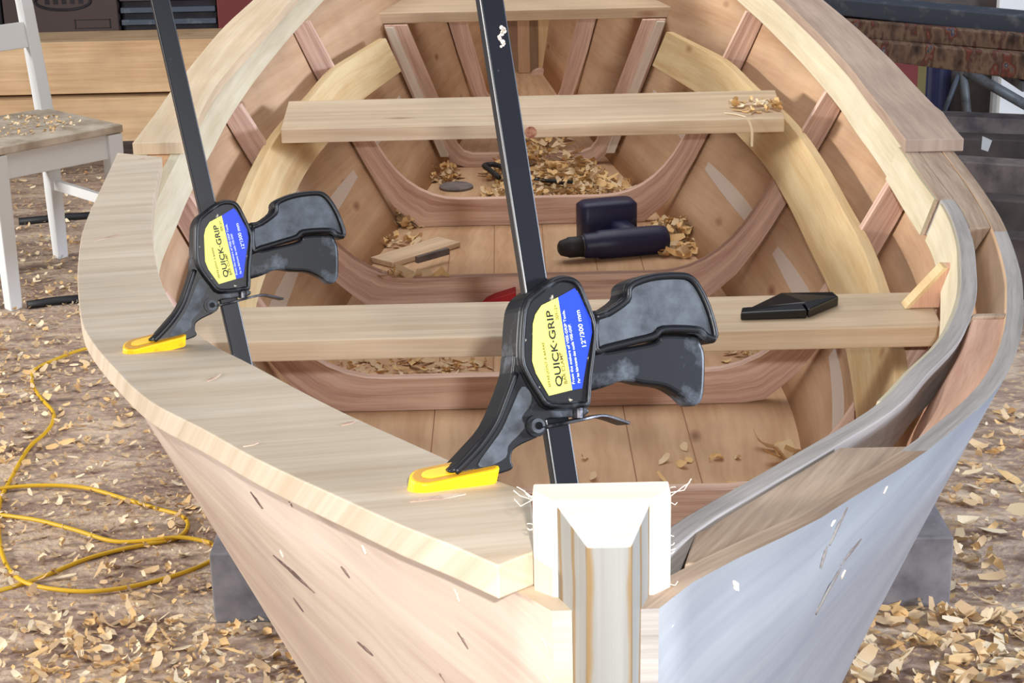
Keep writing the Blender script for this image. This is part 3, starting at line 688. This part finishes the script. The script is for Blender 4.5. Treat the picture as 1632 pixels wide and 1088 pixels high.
bm=bmesh.new(); tube(bm,[V((x,0,r0)) for x in (0,.004,.018,.02,.044,.046)],0,20,[.008,.014,.018,.0195,.0195,.017]); link('chuck',bm,M['black_matt'],drill,smooth=True)
bm=bmesh.new(); tube(bm,[V((x,0,r0)) for x in (.0445,.0475)],.0205,20); link('collar_ring',bm,M['lever_metal'],drill)
bm=bmesh.new(); rbox(bm,.125,.165,.012,.125,.008,.048,.012); link('grip',bm,M['drill_blue'],drill,smooth=True)
bm=bmesh.new(); rbox(bm,.072,.185,.085,.14,.0,.082,.014); link('battery',bm,M['drill_blue'],drill,smooth=True)
# ------------------------------------------------------------------ glossy black tool on the front thwart
tz=.8668
A=atz(1180,511,tz); B=atz(1286,508,tz)
tl=thing('black_tool',(A.x,A.y,tz),'glossy black bent plastic tool lying at the right end of the front thwart','tool'); tl['wpos']=(A.x,A.y,tz)
C_=atz(1336,488,tz); Dk=atz(1250,486,tz)
def wedge(bm,foot,hs):
    a=[bm.verts.new(p) for p in foot]; b=[bm.verts.new(p+V((0,0,h))) for p,h in zip(foot,hs)]; n=len(foot)
    bm.faces.new(a); bm.faces.new(b)
    for i in range(n): bm.faces.new((a[i],a[(i+1)%n],b[(i+1)%n],b[i]))
    return bm
bm=bmesh.new(); wedge(bm,[A,B,B+V((-.002,.022,0)),A+V((.004,.02,0))],(.009,.0105,.0115,.009)); link('front_bar',bm,M['black_gloss'],tl,.002)
bm=bmesh.new(); wedge(bm,[B+V((.001,0,0)),C_,C_+V((-.002,.02,0)),Dk+V((0,.028,0)),A+V((.01,.026,0)),B+V((-.0,.0225,0))],(.0105,.012,.011,.006,.005,.0115)); link('body',bm,M['black_gloss'],tl,.002)
bm=bmesh.new(); p=C_+V((-.008,-.0005,.008)); tube(bm,[p,p+V((.002,-.002,0))],.002,12); link('screw',bm,M['black_matt'],tl)
# pliers, round lid, red tip, scrap slat
bz=ZB
pts=[atz(x,y,bz+.03) for x,y in ((795,283),(782,272),(772,264),(785,262),(800,266),(815,276),(850,284),(870,288))]
pl_=thing('pliers',pts[0]-V((0,0,.03)),'black handled pliers half buried in shavings beyond the third frame','pliers'); pl_['wpos']=tuple(pl_.location)
bm=bmesh.new(); tube(bm,catmull(pts[:6],5),.006,8); link('curved_handle',bm,M['black_matt'],pl_,smooth=True)
bm=bmesh.new(); tube(bm,[pts[5],pts[6],pts[7],atz(885,289,bz+.03),atz(914,292,bz+.028)],.006,8,[.005,.005,.004,.006,.006]); link('straight_handle',bm,M['black_matt'],pl_,smooth=True)
bm=bmesh.new(); tube(bm,[atz(845,284,bz+.036),atz(858,287,bz+.036)],.004,8); link('steel_jaw',bm,M['lever_metal'],pl_,smooth=True)
c=atz(727,296,bz+.005); bm=bmesh.new(); tube(bm,[c-V((0,0,.0049)),c,c+V((0,0,.0025))],0,24,[.037,.037,.032]); tag(link('round_lid',bm,M['oldwood']),'small grey round lid on the boat bottom left of the pliers','lid')
p=atz(795,486,ZB+.006); bm=bmesh.new(); wedge(bm,[V((p.x-.03,p.y,ZB)),V((p.x+.03,p.y,ZB)),V((p.x+.03,p.y+.06,ZB)),V((p.x-.01,p.y+.06,ZB))],(.012,.03,.035,.015)); tag(link('red_wedge',bm,M['red'],None,.002),'small red plastic wedge showing behind the front thwart','wedge')
p0=atz(608,418,ZB+.006);p1=atz(716,385,ZB+.006); bm=bmesh.new(); slab(bm,p0,p1,.06,.01); tag(link('wood_scrap',bm,M['thwart'],None,.001),'thin flat wood offcut lying among shavings left of the drill','offcut')
p0=atz(664,414,ZB+.02);p1=atz(714,400,ZB+.02); bm=bmesh.new(); slab(bm,p0,p1,.008,.012); tag(link('splinter_stick',bm,M['oldwood']),'dark thin stick on the edge of the flat wood offcut','stick')
# ------------------------------------------------------------------ wood shavings
def chip(bm,p,size,rnd,mi=0,nseg=4):
    L_=size*(.6+rnd.random()*1.0); w=size*(.25+rnd.random()*.45); curl=rnd.random()**1.5*3.4
    ax=rnd.random()*6.283; tilt=(rnd.random()-.5)*1.6; R=Matrix.Rotation(ax,3,'Z')@Matrix.Rotation(tilt,3,'X')@Matrix.Rotation((rnd.random()-.5)*.8,3,'Y')
    tw=(rnd.random()-.5)*size*.4
    rows=[];x=-L_/2;z=0;an=-curl/2
    pts=[]
    for k in range(nseg+1):
        pts.append((x,z)); x+=math.cos(an)*L_/nseg; z+=math.sin(an)*L_/nseg; an+=curl/nseg
    zm=min(q[1] for q in pts)
    vs=[]
    for k,(a,b) in enumerate(pts):
        j=w*(.35+.65*math.sin(math.pi*(k+.6)/(nseg+1.2)))/2*(1+.3*(rnd.random()-.5))
        for s in (-1,1): vs.append(R@V((a+tw*k/nseg*s,s*j,b-zm)))
    mz=min(v.z for v in vs)
    vv=[bm.verts.new(v+p-V((0,0,mz-.0008))) for v in vs]
    for k in range(nseg): f=bm.faces.new((vv[2*k],vv[2*k+1],vv[2*k+3],vv[2*k+2])); f.smooth=True; f.material_index=mi
def pile(name,label,areas,mats,seed=1,zfun=None):
    bm=bmesh.new(); rnd=random.Random(seed)
    for (c,rx,ry,h,n,size) in areas:
        for i in range(n):
            a=rnd.random()*6.283; r=math.sqrt(rnd.random()); 
            x=c.x+rx*r*math.cos(a); y=c.y+ry*r*math.sin(a); z=c.z+h*(1-r)*rnd.random()
            if zfun: z=max(z,zfun(x,y)) 
            chip(bm,V((x,y,z)),size,rnd,rnd.randrange(len(mats)))
    o=link(name,bm,mats,recalc=False); tag(o,label,'wood shavings',None,'stuff'); return o
CH=[M['chip'],M['chip_in']]
M['chip_pale']=plain('pale_shaving',(232,214,180),.7); M['chip_tan']=plain('tan_shaving',(204,172,130),.8)
CF=[M['chip'],M['chip_in'],M['chip_pale'],M['chip_tan']]
# on the floor
rnd=random.Random(11); bm=bmesh.new()
spots=[(rnd.uniform(-2.2,2.6),rnd.uniform(2.3,5.6),rnd.uniform(.08,.3)) for _ in range(60)]
def addchips(x0,x1,y0,y1,n,s0,s1,clump):
    for i in range(n):
        if rnd.random()<clump:
            sx,sy,sr=rnd.choice(spots); x=rnd.gauss(sx,sr); y=rnd.gauss(sy,sr*.7)
            if not(x0<x<x1 and y0<y<y1): continue
        else: x=rnd.uniform(x0,x1); y=rnd.uniform(y0,y1)
        chip(bm,V((x,y,rnd.random()*.006)),rnd.uniform(s0,s1),rnd,rnd.randrange(4),3)
addchips(-2.2,-.1,2.1,6.3,9000,.006,.024,.6)
addchips(-1.4,-.2,2.1,2.9,1500,.008,.026,.3)
addchips(-.85,-.25,2.25,2.8,480,.012,.032,0)
addchips(-1.9,-.3,2.9,4.6,3200,.008,.026,.55)
addchips(.5,.95,2.25,2.75,300,.02,.045,0)
addchips(.55,2.2,2.1,3.7,2600,.016,.042,.35)
addchips(-.3,.8,2.1,3.2,500,.015,.04,.2)
tag(link('floor_shavings',bm,CF,recalc=False),'pale curled wood shavings scattered over the workshop floor','wood shavings',None,'stuff')
# inside the boat
def bz_(x,y): return ZB
fr=lambda px,py,dz=0:atz(px,py,ZB+dz)
pile('bay_shavings','deep golden shavings filling the bay beyond the third frame',[(V((CX+.05,3.64,ZB)),.15,.17,.05,560,.024),(V((CX+.14,3.66,ZB)),.08,.14,.05,260,.024),(fr(700,280),.05,.08,.03,90,.022),(V((X(.03),3.85,ZB)),.13,.12,.12,420,.024),(V((X(.02),4.3,ZB)),.09,.25,.09,260,.026)],CH,2)
pile('corner_shavings','golden shavings heaped right of the drill against the right side',[(fr(1075,385),.07,.12,.05,190,.026)],CH,3)
pile('left_corner_shavings','golden shavings heaped on the left below the third frame',[(fr(655,352,.0),.04,.06,.07,150,.024),(fr(630,385),.05,.05,.01,30,.022)],CH,4)
pile('frame_shavings','few curled shavings lying on the second frame behind the front thwart',[(V((fr(665,445).x,2.905,ZB+.051)),.06,.006,.006,16,.03),(V((fr(600,470).x,2.80,ZB)),.12,.06,.02,40,.03)],CH,5)
pile('front_bay_shavings','fine shavings in the bay below the front thwart',[(fr(640,590),.14,.05,.008,110,.016),(fr(1210,575),.06,.05,.008,50,.016),(fr(1000,760),.25,.1,.001,22,.02),(fr(1240,730),.03,.03,.002,5,.04)],CH,6)
tp=atz(1205,172,.8665)
bm=bmesh.new(); rr_=random.Random(8)
for i in range(42):
    a=rr_.random()*6.283; r=math.sqrt(rr_.random()); chip(bm,V((tp.x+.042*r*math.cos(a),tp.y+.045*r*math.sin(a),.867+.01*(1-r))),.02,rr_,rr_.randrange(2))
l=[atz(x,y,.868) for x,y in ((1155,180),(1172,182),(1188,186))]
secs=[[p+V((0,.003,0)),p-V((0,.003,0)),p-V((0,.003,-.001)),p+V((0,.003,.001))] for p in catmull(l,4)]
loft(bm,secs)
st_=[V((atz(1190,186,.868).x,2.846,.868)),V((atz(1194,200,.85).x,2.843,.85)),V((atz(1190,222,.82).x,2.842,.822))]
loft(bm,[[p+V((.002,0,0)),p-V((.002,0,0)),p-V((.002,.001,0)),p+V((.002,-.001,0))] for p in catmull(st_,4)])
tag(link('thwart_shavings',bm,[M['chip_pale'],M['chip_in']],recalc=False),'small tangle of pale shavings on the right of the middle thwart','wood shavings',None,'stuff')
# ------------------------------------------------------------------ floor and walls
bm=bmesh.new(); box(bm,-7,8,-3,10,-.05,0,'x'); tag(link('floor',bm,M['floor']),None,None,None,'structure')
M['wall']=plain('dark_shed_wall',(58,48,46),.9,spots=(38,30,32),sscale=2,thr=.5,soft=.2)
bm=bmesh.new(); box(bm,-7,8,8.6,8.7,0,3.4,'x'); tag(link('wall_back',bm,M['wall']),None,None,None,'structure')
# ------------------------------------------------------------------ extension cord
P1=[(-40,790),(10,777),(80,773),(140,778),(200,795),(250,810),(290,822),(299,838),(283,853),(235,863),(185,875),(130,893),(60,922),(-20,945),(-120,960),(-190,900),(-150,830),(-60,812),(0,820),(60,835),(120,850),(180,862),(235,861),(280,856),(312,859),(340,868),(341,890),(290,913),(210,934),(140,942),(70,936),(30,922),(8,895),(-2,850),(0,800),(18,762),(45,715),(72,690),(84,672),(84,655),(66,635),(52,612),(55,590),(90,572),(135,556),(200,545)]
pts=[atz(x,y,.006+.004*math.sin(i*.9)) for i,(x,y) in enumerate(P1)]
for i,p in enumerate(pts): 
    if i in (7,8,9,10,19,20): p.z=.011 if i>15 else .005
bm=bmesh.new(); tube(bm,catmull(pts,7),.0043,8); tag(link('extension_cord',bm,M['yellow_cord'],smooth=True),'thin yellow extension cord looping over the floor left of the boat','cord')
for i,(a,b,lab) in enumerate((((44,486),(125,476),'short black rod lying at the foot of the white chair leg'),((30,353),(160,342),'black rod on the floor behind the white chair'))):
    p0=atz(*a,.012);p1=atz(*b,.012); bm=bmesh.new(); tube(bm,[p0,(p0+p1)/2+V((0,.01,0)),p1],.012,8); tag(link('black_rod',bm,M['black_matt'],smooth=True),lab,'rod','black rods near the chair')
# ------------------------------------------------------------------ chair
Af=atz(22,492,0); Cf=atz(97,410,0)
cen=(Af+Cf)/2; dv=(Cf-Af); hd=dv.length/2; fw=dv.normalized(); sd=V((fw.y,-fw.x,0))
Bf=cen+sd*hd; Df=cen-sd*hd
ch=thing('white_chair',cen,'white painted wooden chair with worn seat standing left of the boat','chair'); ch['wpos']=tuple(cen)
SH=.455
ex=(Bf-Af).normalized(); ey=(Cf-Bf).normalized()
def post(p,z0,z1,w,name='leg',top=None):
    bm=bmesh.new(); t=top or p
    r=lambda c,z,w:[c+ex*w/2+ey*w/2+V((0,0,z)),c-ex*w/2+ey*w/2+V((0,0,z)),c-ex*w/2-ey*w/2+V((0,0,z)),c+ex*w/2-ey*w/2+V((0,0,z))]
    loft(bm,[r(p,z0,w*.8),r(t,z1,w)]); return bm
for p in (Af,Bf): link('leg',post(p,0,SH-.02,.046),M['white_paint'],ch,.003)
for p in (Cf,Df):
    bm=bmesh.new(); secs=[]
    for z,o,w in ((0,0,.034),(.2,0,.04),(SH-.02,0,.042),(SH+.3,.05,.038),(SH+.5,.10,.032)):
        c=p+ey*o; secs.append([c+ex*w/2+ey*w/2+V((0,0,z)),c-ex*w/2+ey*w/2+V((0,0,z)),c-ex*w/2-ey*w/2+V((0,0,z)),c+ex*w/2-ey*w/2+V((0,0,z))])
    loft(bm,secs); link('rear_leg',bm,M['white_paint'],ch,.003)
for a,b in ((Af,Bf),(Bf,Cf),(Cf,Df),(Df,Af)):
    bm=bmesh.new(); d=(b-a).normalized(); slab(bm,a+d*.022+V((0,0,SH-.055)),b-d*.022+V((0,0,SH-.055)),.02,.07); link('apron',bm,M['white_paint'],ch,.002)
for a,b,z in ((Bf,Cf,.23),(Af,Df,.23),(Df,Cf,.3)):
    bm=bmesh.new(); slab(bm,a+V((0,0,z)),b+V((0,0,z)),.018,.03); link('stretcher',bm,M['white_paint'],ch,.002)
bm=bmesh.new(); e=.025; qd=[Af-ex*e-ey*e,Bf+ex*e-ey*e,Cf+ex*e*.3+ey*e*.2,Df-ex*e*.3+ey*e*.2]
loft(bm,[[p+V((0,0,z)) for p in qd] for z in (SH-.018,SH+.004)]); link('seat',bm,[M['seat_worn']],ch,.003)
bm=bmesh.new(); slab(bm,Cf+ey*.035+V((0,0,SH+.22)),Df+ey*.035+V((0,0,SH+.22)),.016,.075,V((0,0,1))+ey*.2); link('back_rail',bm,M['white_paint'],ch,.002)
bm=bmesh.new(); slab(bm,Cf+ey*.085+V((0,0,SH+.42)),Df+ey*.085+V((0,0,SH+.42)),.016,.075,V((0,0,1))+ey*.2); link('back_rail',bm,M['white_paint'],ch,.002)
pile('seat_shavings','shavings and green paint dust on the worn chair seat',[(V((cen.x,cen.y,SH+.005)),.16,.15,.006,130,.014)],[M['chip_in'],M['chip_pale'],M['chip_tan']],9)
# ------------------------------------------------------------------ left background
def board(name,a,b,y,mat,label,cat,group=None,depth=.3,bev=.003):
    p=aty(*a,y); q_=aty(*b,y)    # a: left-top px, b: right-bottom px
    bm=bmesh.new(); box(bm,p.x,q_.x,y,y+depth,q_.z,p.z,'x'); return tag(link(name,bm,mat,None,bev),label,cat,group)
y1=6.25
top=aty(150,66,y1).z; mid=aty(150,149,y1).z
bm=bmesh.new(); box(bm,-2.6,-.55,y1,y1+.24,mid,top,'x'); tag(link('pine_plank',bm,M['pineboard'],None,.003),'thick yellow pine plank with knots stacked behind the chair, upper one','plank','pine planks behind the chair')
bm=bmesh.new(); box(bm,-2.6,-.5,y1-.03,y1+.22,mid-.17,mid-.012,'x'); tag(link('pine_plank',bm,M['pineboard'],None,.003),'yellow pine plank under the upper knotty one behind the chair','plank','pine planks behind the chair')
low=mid-.17
for x in (-2.3,-1.9,-1.2,-.7):
    bm=bmesh.new(); box(bm,x,x+.1,y1,y1+.15,0,low,'z'); tag(link('spacer_timber',bm,M['tar'],None,.003),'dark timber bearer under the pine planks behind the chair','timber','bearers under the pine planks')
for x in (-2.2,-.95):
    bm=bmesh.new(); box(bm,x,x+.05,y1,y1+.2,mid-.012,mid,'y'); tag(link('sticker',bm,M['tar']),'thin dark stick separating the two pine planks','stick','sticks between the pine planks')
yw=7.4
p0=aty(8,47,yw); p1=aty(190,47,yw)
cb_=thing('cardboard_box',(p0.x,yw,0),'dim brown cardboard box with a black oval print behind the pine planks','box'); cb_['wpos']=(p0.x,yw,0)
bm=bmesh.new(); box(bm,p0.x,p1.x,yw,yw+.4,0,.62,'x'); link('carton',bm,M['cardboard'],cb_,.004)
c=aty(100,2,yw-.002)
bm=bmesh.new(); ring=[V((c.x+math.cos(a)*.115,yw-.0015,c.z+math.sin(a)*.036)) for a in [2*math.pi*k/40 for k in range(41)]]; tube(bm,ring,.006,6); link('oval_print',bm,M['dark'],cb_)
for k in range(5):
    bm=bmesh.new(); x=c.x-.075+k*.035; box(bm,x,x+.018,yw-.002,yw-.0005,c.z-.012,c.z+.02,'x'); link('printed_letter',bm,M['dark'],cb_)
c2=aty(148,38,yw); bm=bmesh.new()
for a,b,cc,d in ((-.075,.075,.016,.019),(-.075,.075,-.019,-.016),(-.075,-.071,-.019,.019),(.071,.075,-.019,.019)): box(bm,c2.x+a,c2.x+b,yw-.002,yw-.0005,c2.z+cc,c2.z+d,'x')
link('printed_frame',bm,M['dark'],cb_)
for a,b,mat,nm,lab,cat in (((195,47),(345,47),'dark','dark_crate','dark crate with black bars standing between the cardboard box and the red box','crate'),((348,47),(440,47),'redbox','red_box','dark red box at the end of the row behind the pine planks','box'),((-150,47),(5,47),'dark','black_case','black case at the far left behind the chair back','case')):
    p0=aty(*a,yw);p1=aty(*b,yw); 
    if nm=='dark_crate':
        t=thing(nm,(p0.x,yw,0),lab,cat); t['wpos']=(p0.x,yw,0)
        bm=bmesh.new(); box(bm,p0.x,p1.x,yw+.03,yw+.35,0,.6,'x'); link('crate_body',bm,M['dark'],t)
        for z in (.36,.41,.46,.51,.56):
            bm=bmesh.new(); box(bm,p0.x,p1.x,yw,yw+.029,z,z+.022,'x'); link('slat',bm,M['steelblue' if z<.45 else 'tar'],t,.002)
    else:
        bm=bmesh.new(); box(bm,p0.x,p1.x,yw,yw+.35,0,.62,'x'); tag(link(nm,bm,M[mat],None,.006),lab,cat)
# ------------------------------------------------------------------ right background: rack with old timbers
def beam(px0,px1,yl,yr,mat,nm,label,cat,group=None,depth=.14,parent=None):
    """px0: (x, top, bottom) at the left end at distance yl; px1 the same at the right end at yr"""
    a=aty(px0[0],px0[1],yl); b=aty(px0[0],px0[2],yl); c=aty(px1[0],px1[1],yr); d=aty(px1[0],px1[2],yr)
    bm=bmesh.new(); D=V((0,depth,0)); loft(bm,[[a,a+D,b+D,b],[c,c+D,d+D,d]])
    o=link(nm,bm,M[mat],parent,.004)
    if label: tag(o,label,cat,group)
    return o
G='old timbers stacked right of the boat'
beam((1290,-6,20),(1760,38,70),5.3,4.6,'steelblue','painted_beam','blue-grey painted steel beam along the top of the right background','beam')
beam((1340,30,59),(1760,68,92),5.2,4.55,'paintlog','painted_timber','paint-spattered old timber directly below the blue-grey beam','timber',G)
beam((1380,64,94),(1760,100,145),5.1,4.5,'paintlog','painted_timber','lower paint-spattered timber with a white smear, second below the beam','timber',G)
beam((1480,184,216),(1760,196,224),5.0,4.8,'oldwood','grey_timber','grey-brown timber ledge at the foot of the steel frame','timber',G,depth=.085)
beam((1500,219,254),(1760,228,270),4.9,4.7,'tar','dark_timber','black tarred timber under the grey-brown ledge','timber',G,depth=.085)
beam((1530,257,312),(1760,272,330),4.7,4.5,'oldwood','grey_timber','weathered grey timber below the black tarred one','timber',G,depth=.085)
beam((1560,316,372),(1760,332,392),4.5,4.35,'tar','dark_timber','dark timber second from the floor right of the boat','timber',G,depth=.085)
beam((1585,376,470),(1760,396,500),4.3,4.15,'tar','dark_timber','lowest dark timber on the floor right of the boat','timber',G,depth=.085)
bm=bmesh.new(); box(bm,1.15,2.6,5.5,5.9,0,.1,'x'); tag(link('floor_plank',bm,M['tar']),'dark plank on the floor behind the timber stack','plank')
sf=thing('steel_trestle',aty(1540,215,5.3),'grey steel trestle frame carrying the paint-spattered timbers','trestle'); sf['wpos']=tuple(sf.location)
bm=bmesh.new(); tube(bm,[aty(1533,98,5.32),aty(1546,230,5.32)],.014,8); link('upright',bm,M['steelgrey'],sf,smooth=True)
_b=aty(1380,94,5.1); _d=aty(1760,145,4.5); _u=aty(1538,118,5.32).x; _t=(_u-_b.x)/(_d.x-_b.x); _z=_b.z+(_d.z-_b.z)*_t; _y=_b.y+(_d.y-_b.y)*_t
bm=bmesh.new(); box(bm,_u-.012,_u+.012,_y-.0,5.33,_z-.03,_z-.004,'y'); link('bracket',bm,M['steelgrey'],sf)
bm=bmesh.new(); tube(bm,[aty(1538,112,5.31),aty(1650,176,5.28)],.016,8); link('diagonal_brace',bm,M['steelgrey'],sf,smooth=True)
bm=bmesh.new(); tube(bm,[aty(1528,118,5.32),aty(1500,190,5.32)],.008,8); link('thin_brace',bm,M['steelblue'],sf,smooth=True)
bm=bmesh.new(); tube(bm,[aty(1546,228,5.32),V((aty(1546,228,5.32).x,5.32,.0))],.012,8); link('lower_leg',bm,M['steelgrey'],sf,smooth=True)
for a,b,yy,mat,nm,lab,cat in (((1420,100),(1462,150),6.2,'redbox','rusty_box','rust-red box behind the steel trestle upright','box'),((1463,100),(1476,132),6.2,'tin_yellow','yellow_tin','small yellow tin beside the rust-red box','tin'),((1480,104),(1522,190),6.5,'drill_blue','blue_drum','dark blue drum behind the steel trestle','drum'),((1597,110),(1660,172),6.3,'white_paint','painted_board','white panel behind the trestle brace at the right edge','panel'),((1596,-40),(1680,9),6.5,'white_paint','painted_board','white panel above the painted beam at the top right corner','panel'),((1300,-60),(1592,3),6.6,'tar','brown_board','dark brown board above the blue-grey beam','board')):
    p=aty(*a,yy); q_=aty(*b,yy)
    bm=bmesh.new(); 
    z0=0 if nm!='yellow_tin' else 0
    if nm=='blue_drum': tube(bm,[V(((p.x+q_.x)/2,yy+.1,0)),V(((p.x+q_.x)/2,yy+.1,p.z))],(q_.x-p.x)/2,24)
    else: box(bm,p.x,q_.x,yy,yy+.04 if 'painted' in nm or 'board' in nm else yy+.2,0,p.z,'x')
    tag(link(nm,bm,M[mat],None,.003),lab,cat)
# paper scrap on the dark timber
p=aty(1572,228,4.69); bm=bmesh.new(); vs=[bm.verts.new(p+V(v)) for v in ((-.012,0,.02),(.014,-.005,.008),(.004,-.008,-.022),(-.014,-.004,-.016))]; bm.faces.new(vs)
bmesh.ops.solidify(bm,geom=bm.faces[:],thickness=.001); tag(link('paper_scrap',bm,M['white_paint']),'crumpled white paper scrap hanging on the black tarred timber','paper')
# ------------------------------------------------------------------ lights
def area(name,loc,target,sx,sy,power,col):
    l=bpy.data.lights.new(name,'AREA'); l.shape='RECTANGLE'; l.size=sx; l.size_y=sy; l.energy=power; l.color=col
    o=bpy.data.objects.new(name,l); COL.objects.link(o); o.location=loc; o.rotation_euler=(V(target)-V(loc)).to_track_quat('-Z','Y').to_euler(); return o
area('daylight_left_doorway',(-6.2,1.6,1.85),(.3,2.3,.9),1.6,.55,480,(1.0,.975,.94))
area('daylight_right_window',(5.2,.6,1.95),(-.2,2.2,.85),1.6,.7,380,(.74,.83,1.0))
area('overhead_fill',(-.2,3.9,3.3),(-.1,3.9,0),3.0,2.6,62,(1.0,.98,.96))  # added fill to brighten boat interior and floor, no real lamp
fl=bpy.data.lights.new('camera_flash','POINT'); fl.energy=74; fl.shadow_soft_size=.012; fl.color=(1,.99,.98)
fo=bpy.data.objects.new('camera_flash',fl); COL.objects.link(fo); fo.location=(.045,-.01,H+.06)
w=bpy.data.worlds.new('w'); bpy.context.scene.world=w; w.use_nodes=True; w.node_tree.nodes['Background'].inputs[0].default_value=(.80,.86,1.0,1); w.node_tree.nodes['Background'].inputs[1].default_value=.25
# ------------------------------------------------------------------ camera
cam=bpy.data.cameras.new('camera'); cam.sensor_width=36; cam.lens=F/1632*36; cam.clip_start=.02
co=bpy.data.objects.new('camera',cam); COL.objects.link(co)
r0_=V((1,0,0)); u0=V((0,math.sin(PT),math.cos(PT))); f0=V((0,math.cos(PT),-math.sin(PT)))
rx=r0_*math.cos(RL)-u0*math.sin(RL); ux=r0_*math.sin(RL)+u0*math.cos(RL)
mt=Matrix((rx,ux,-f0)).transposed().to_4x4(); mt.translation=EYE; co.matrix_world=mt
sc=bpy.context.scene; sc.camera=co
sc.view_settings.view_transform='Standard'; sc.view_settings.look='None'; sc.view_settings.exposure=-.06; sc.view_settings.gamma=1; sc.view_settings.use_curve_mapping=False
for o in bpy.data.objects:
    if 'wpos' in o: del o['wpos']
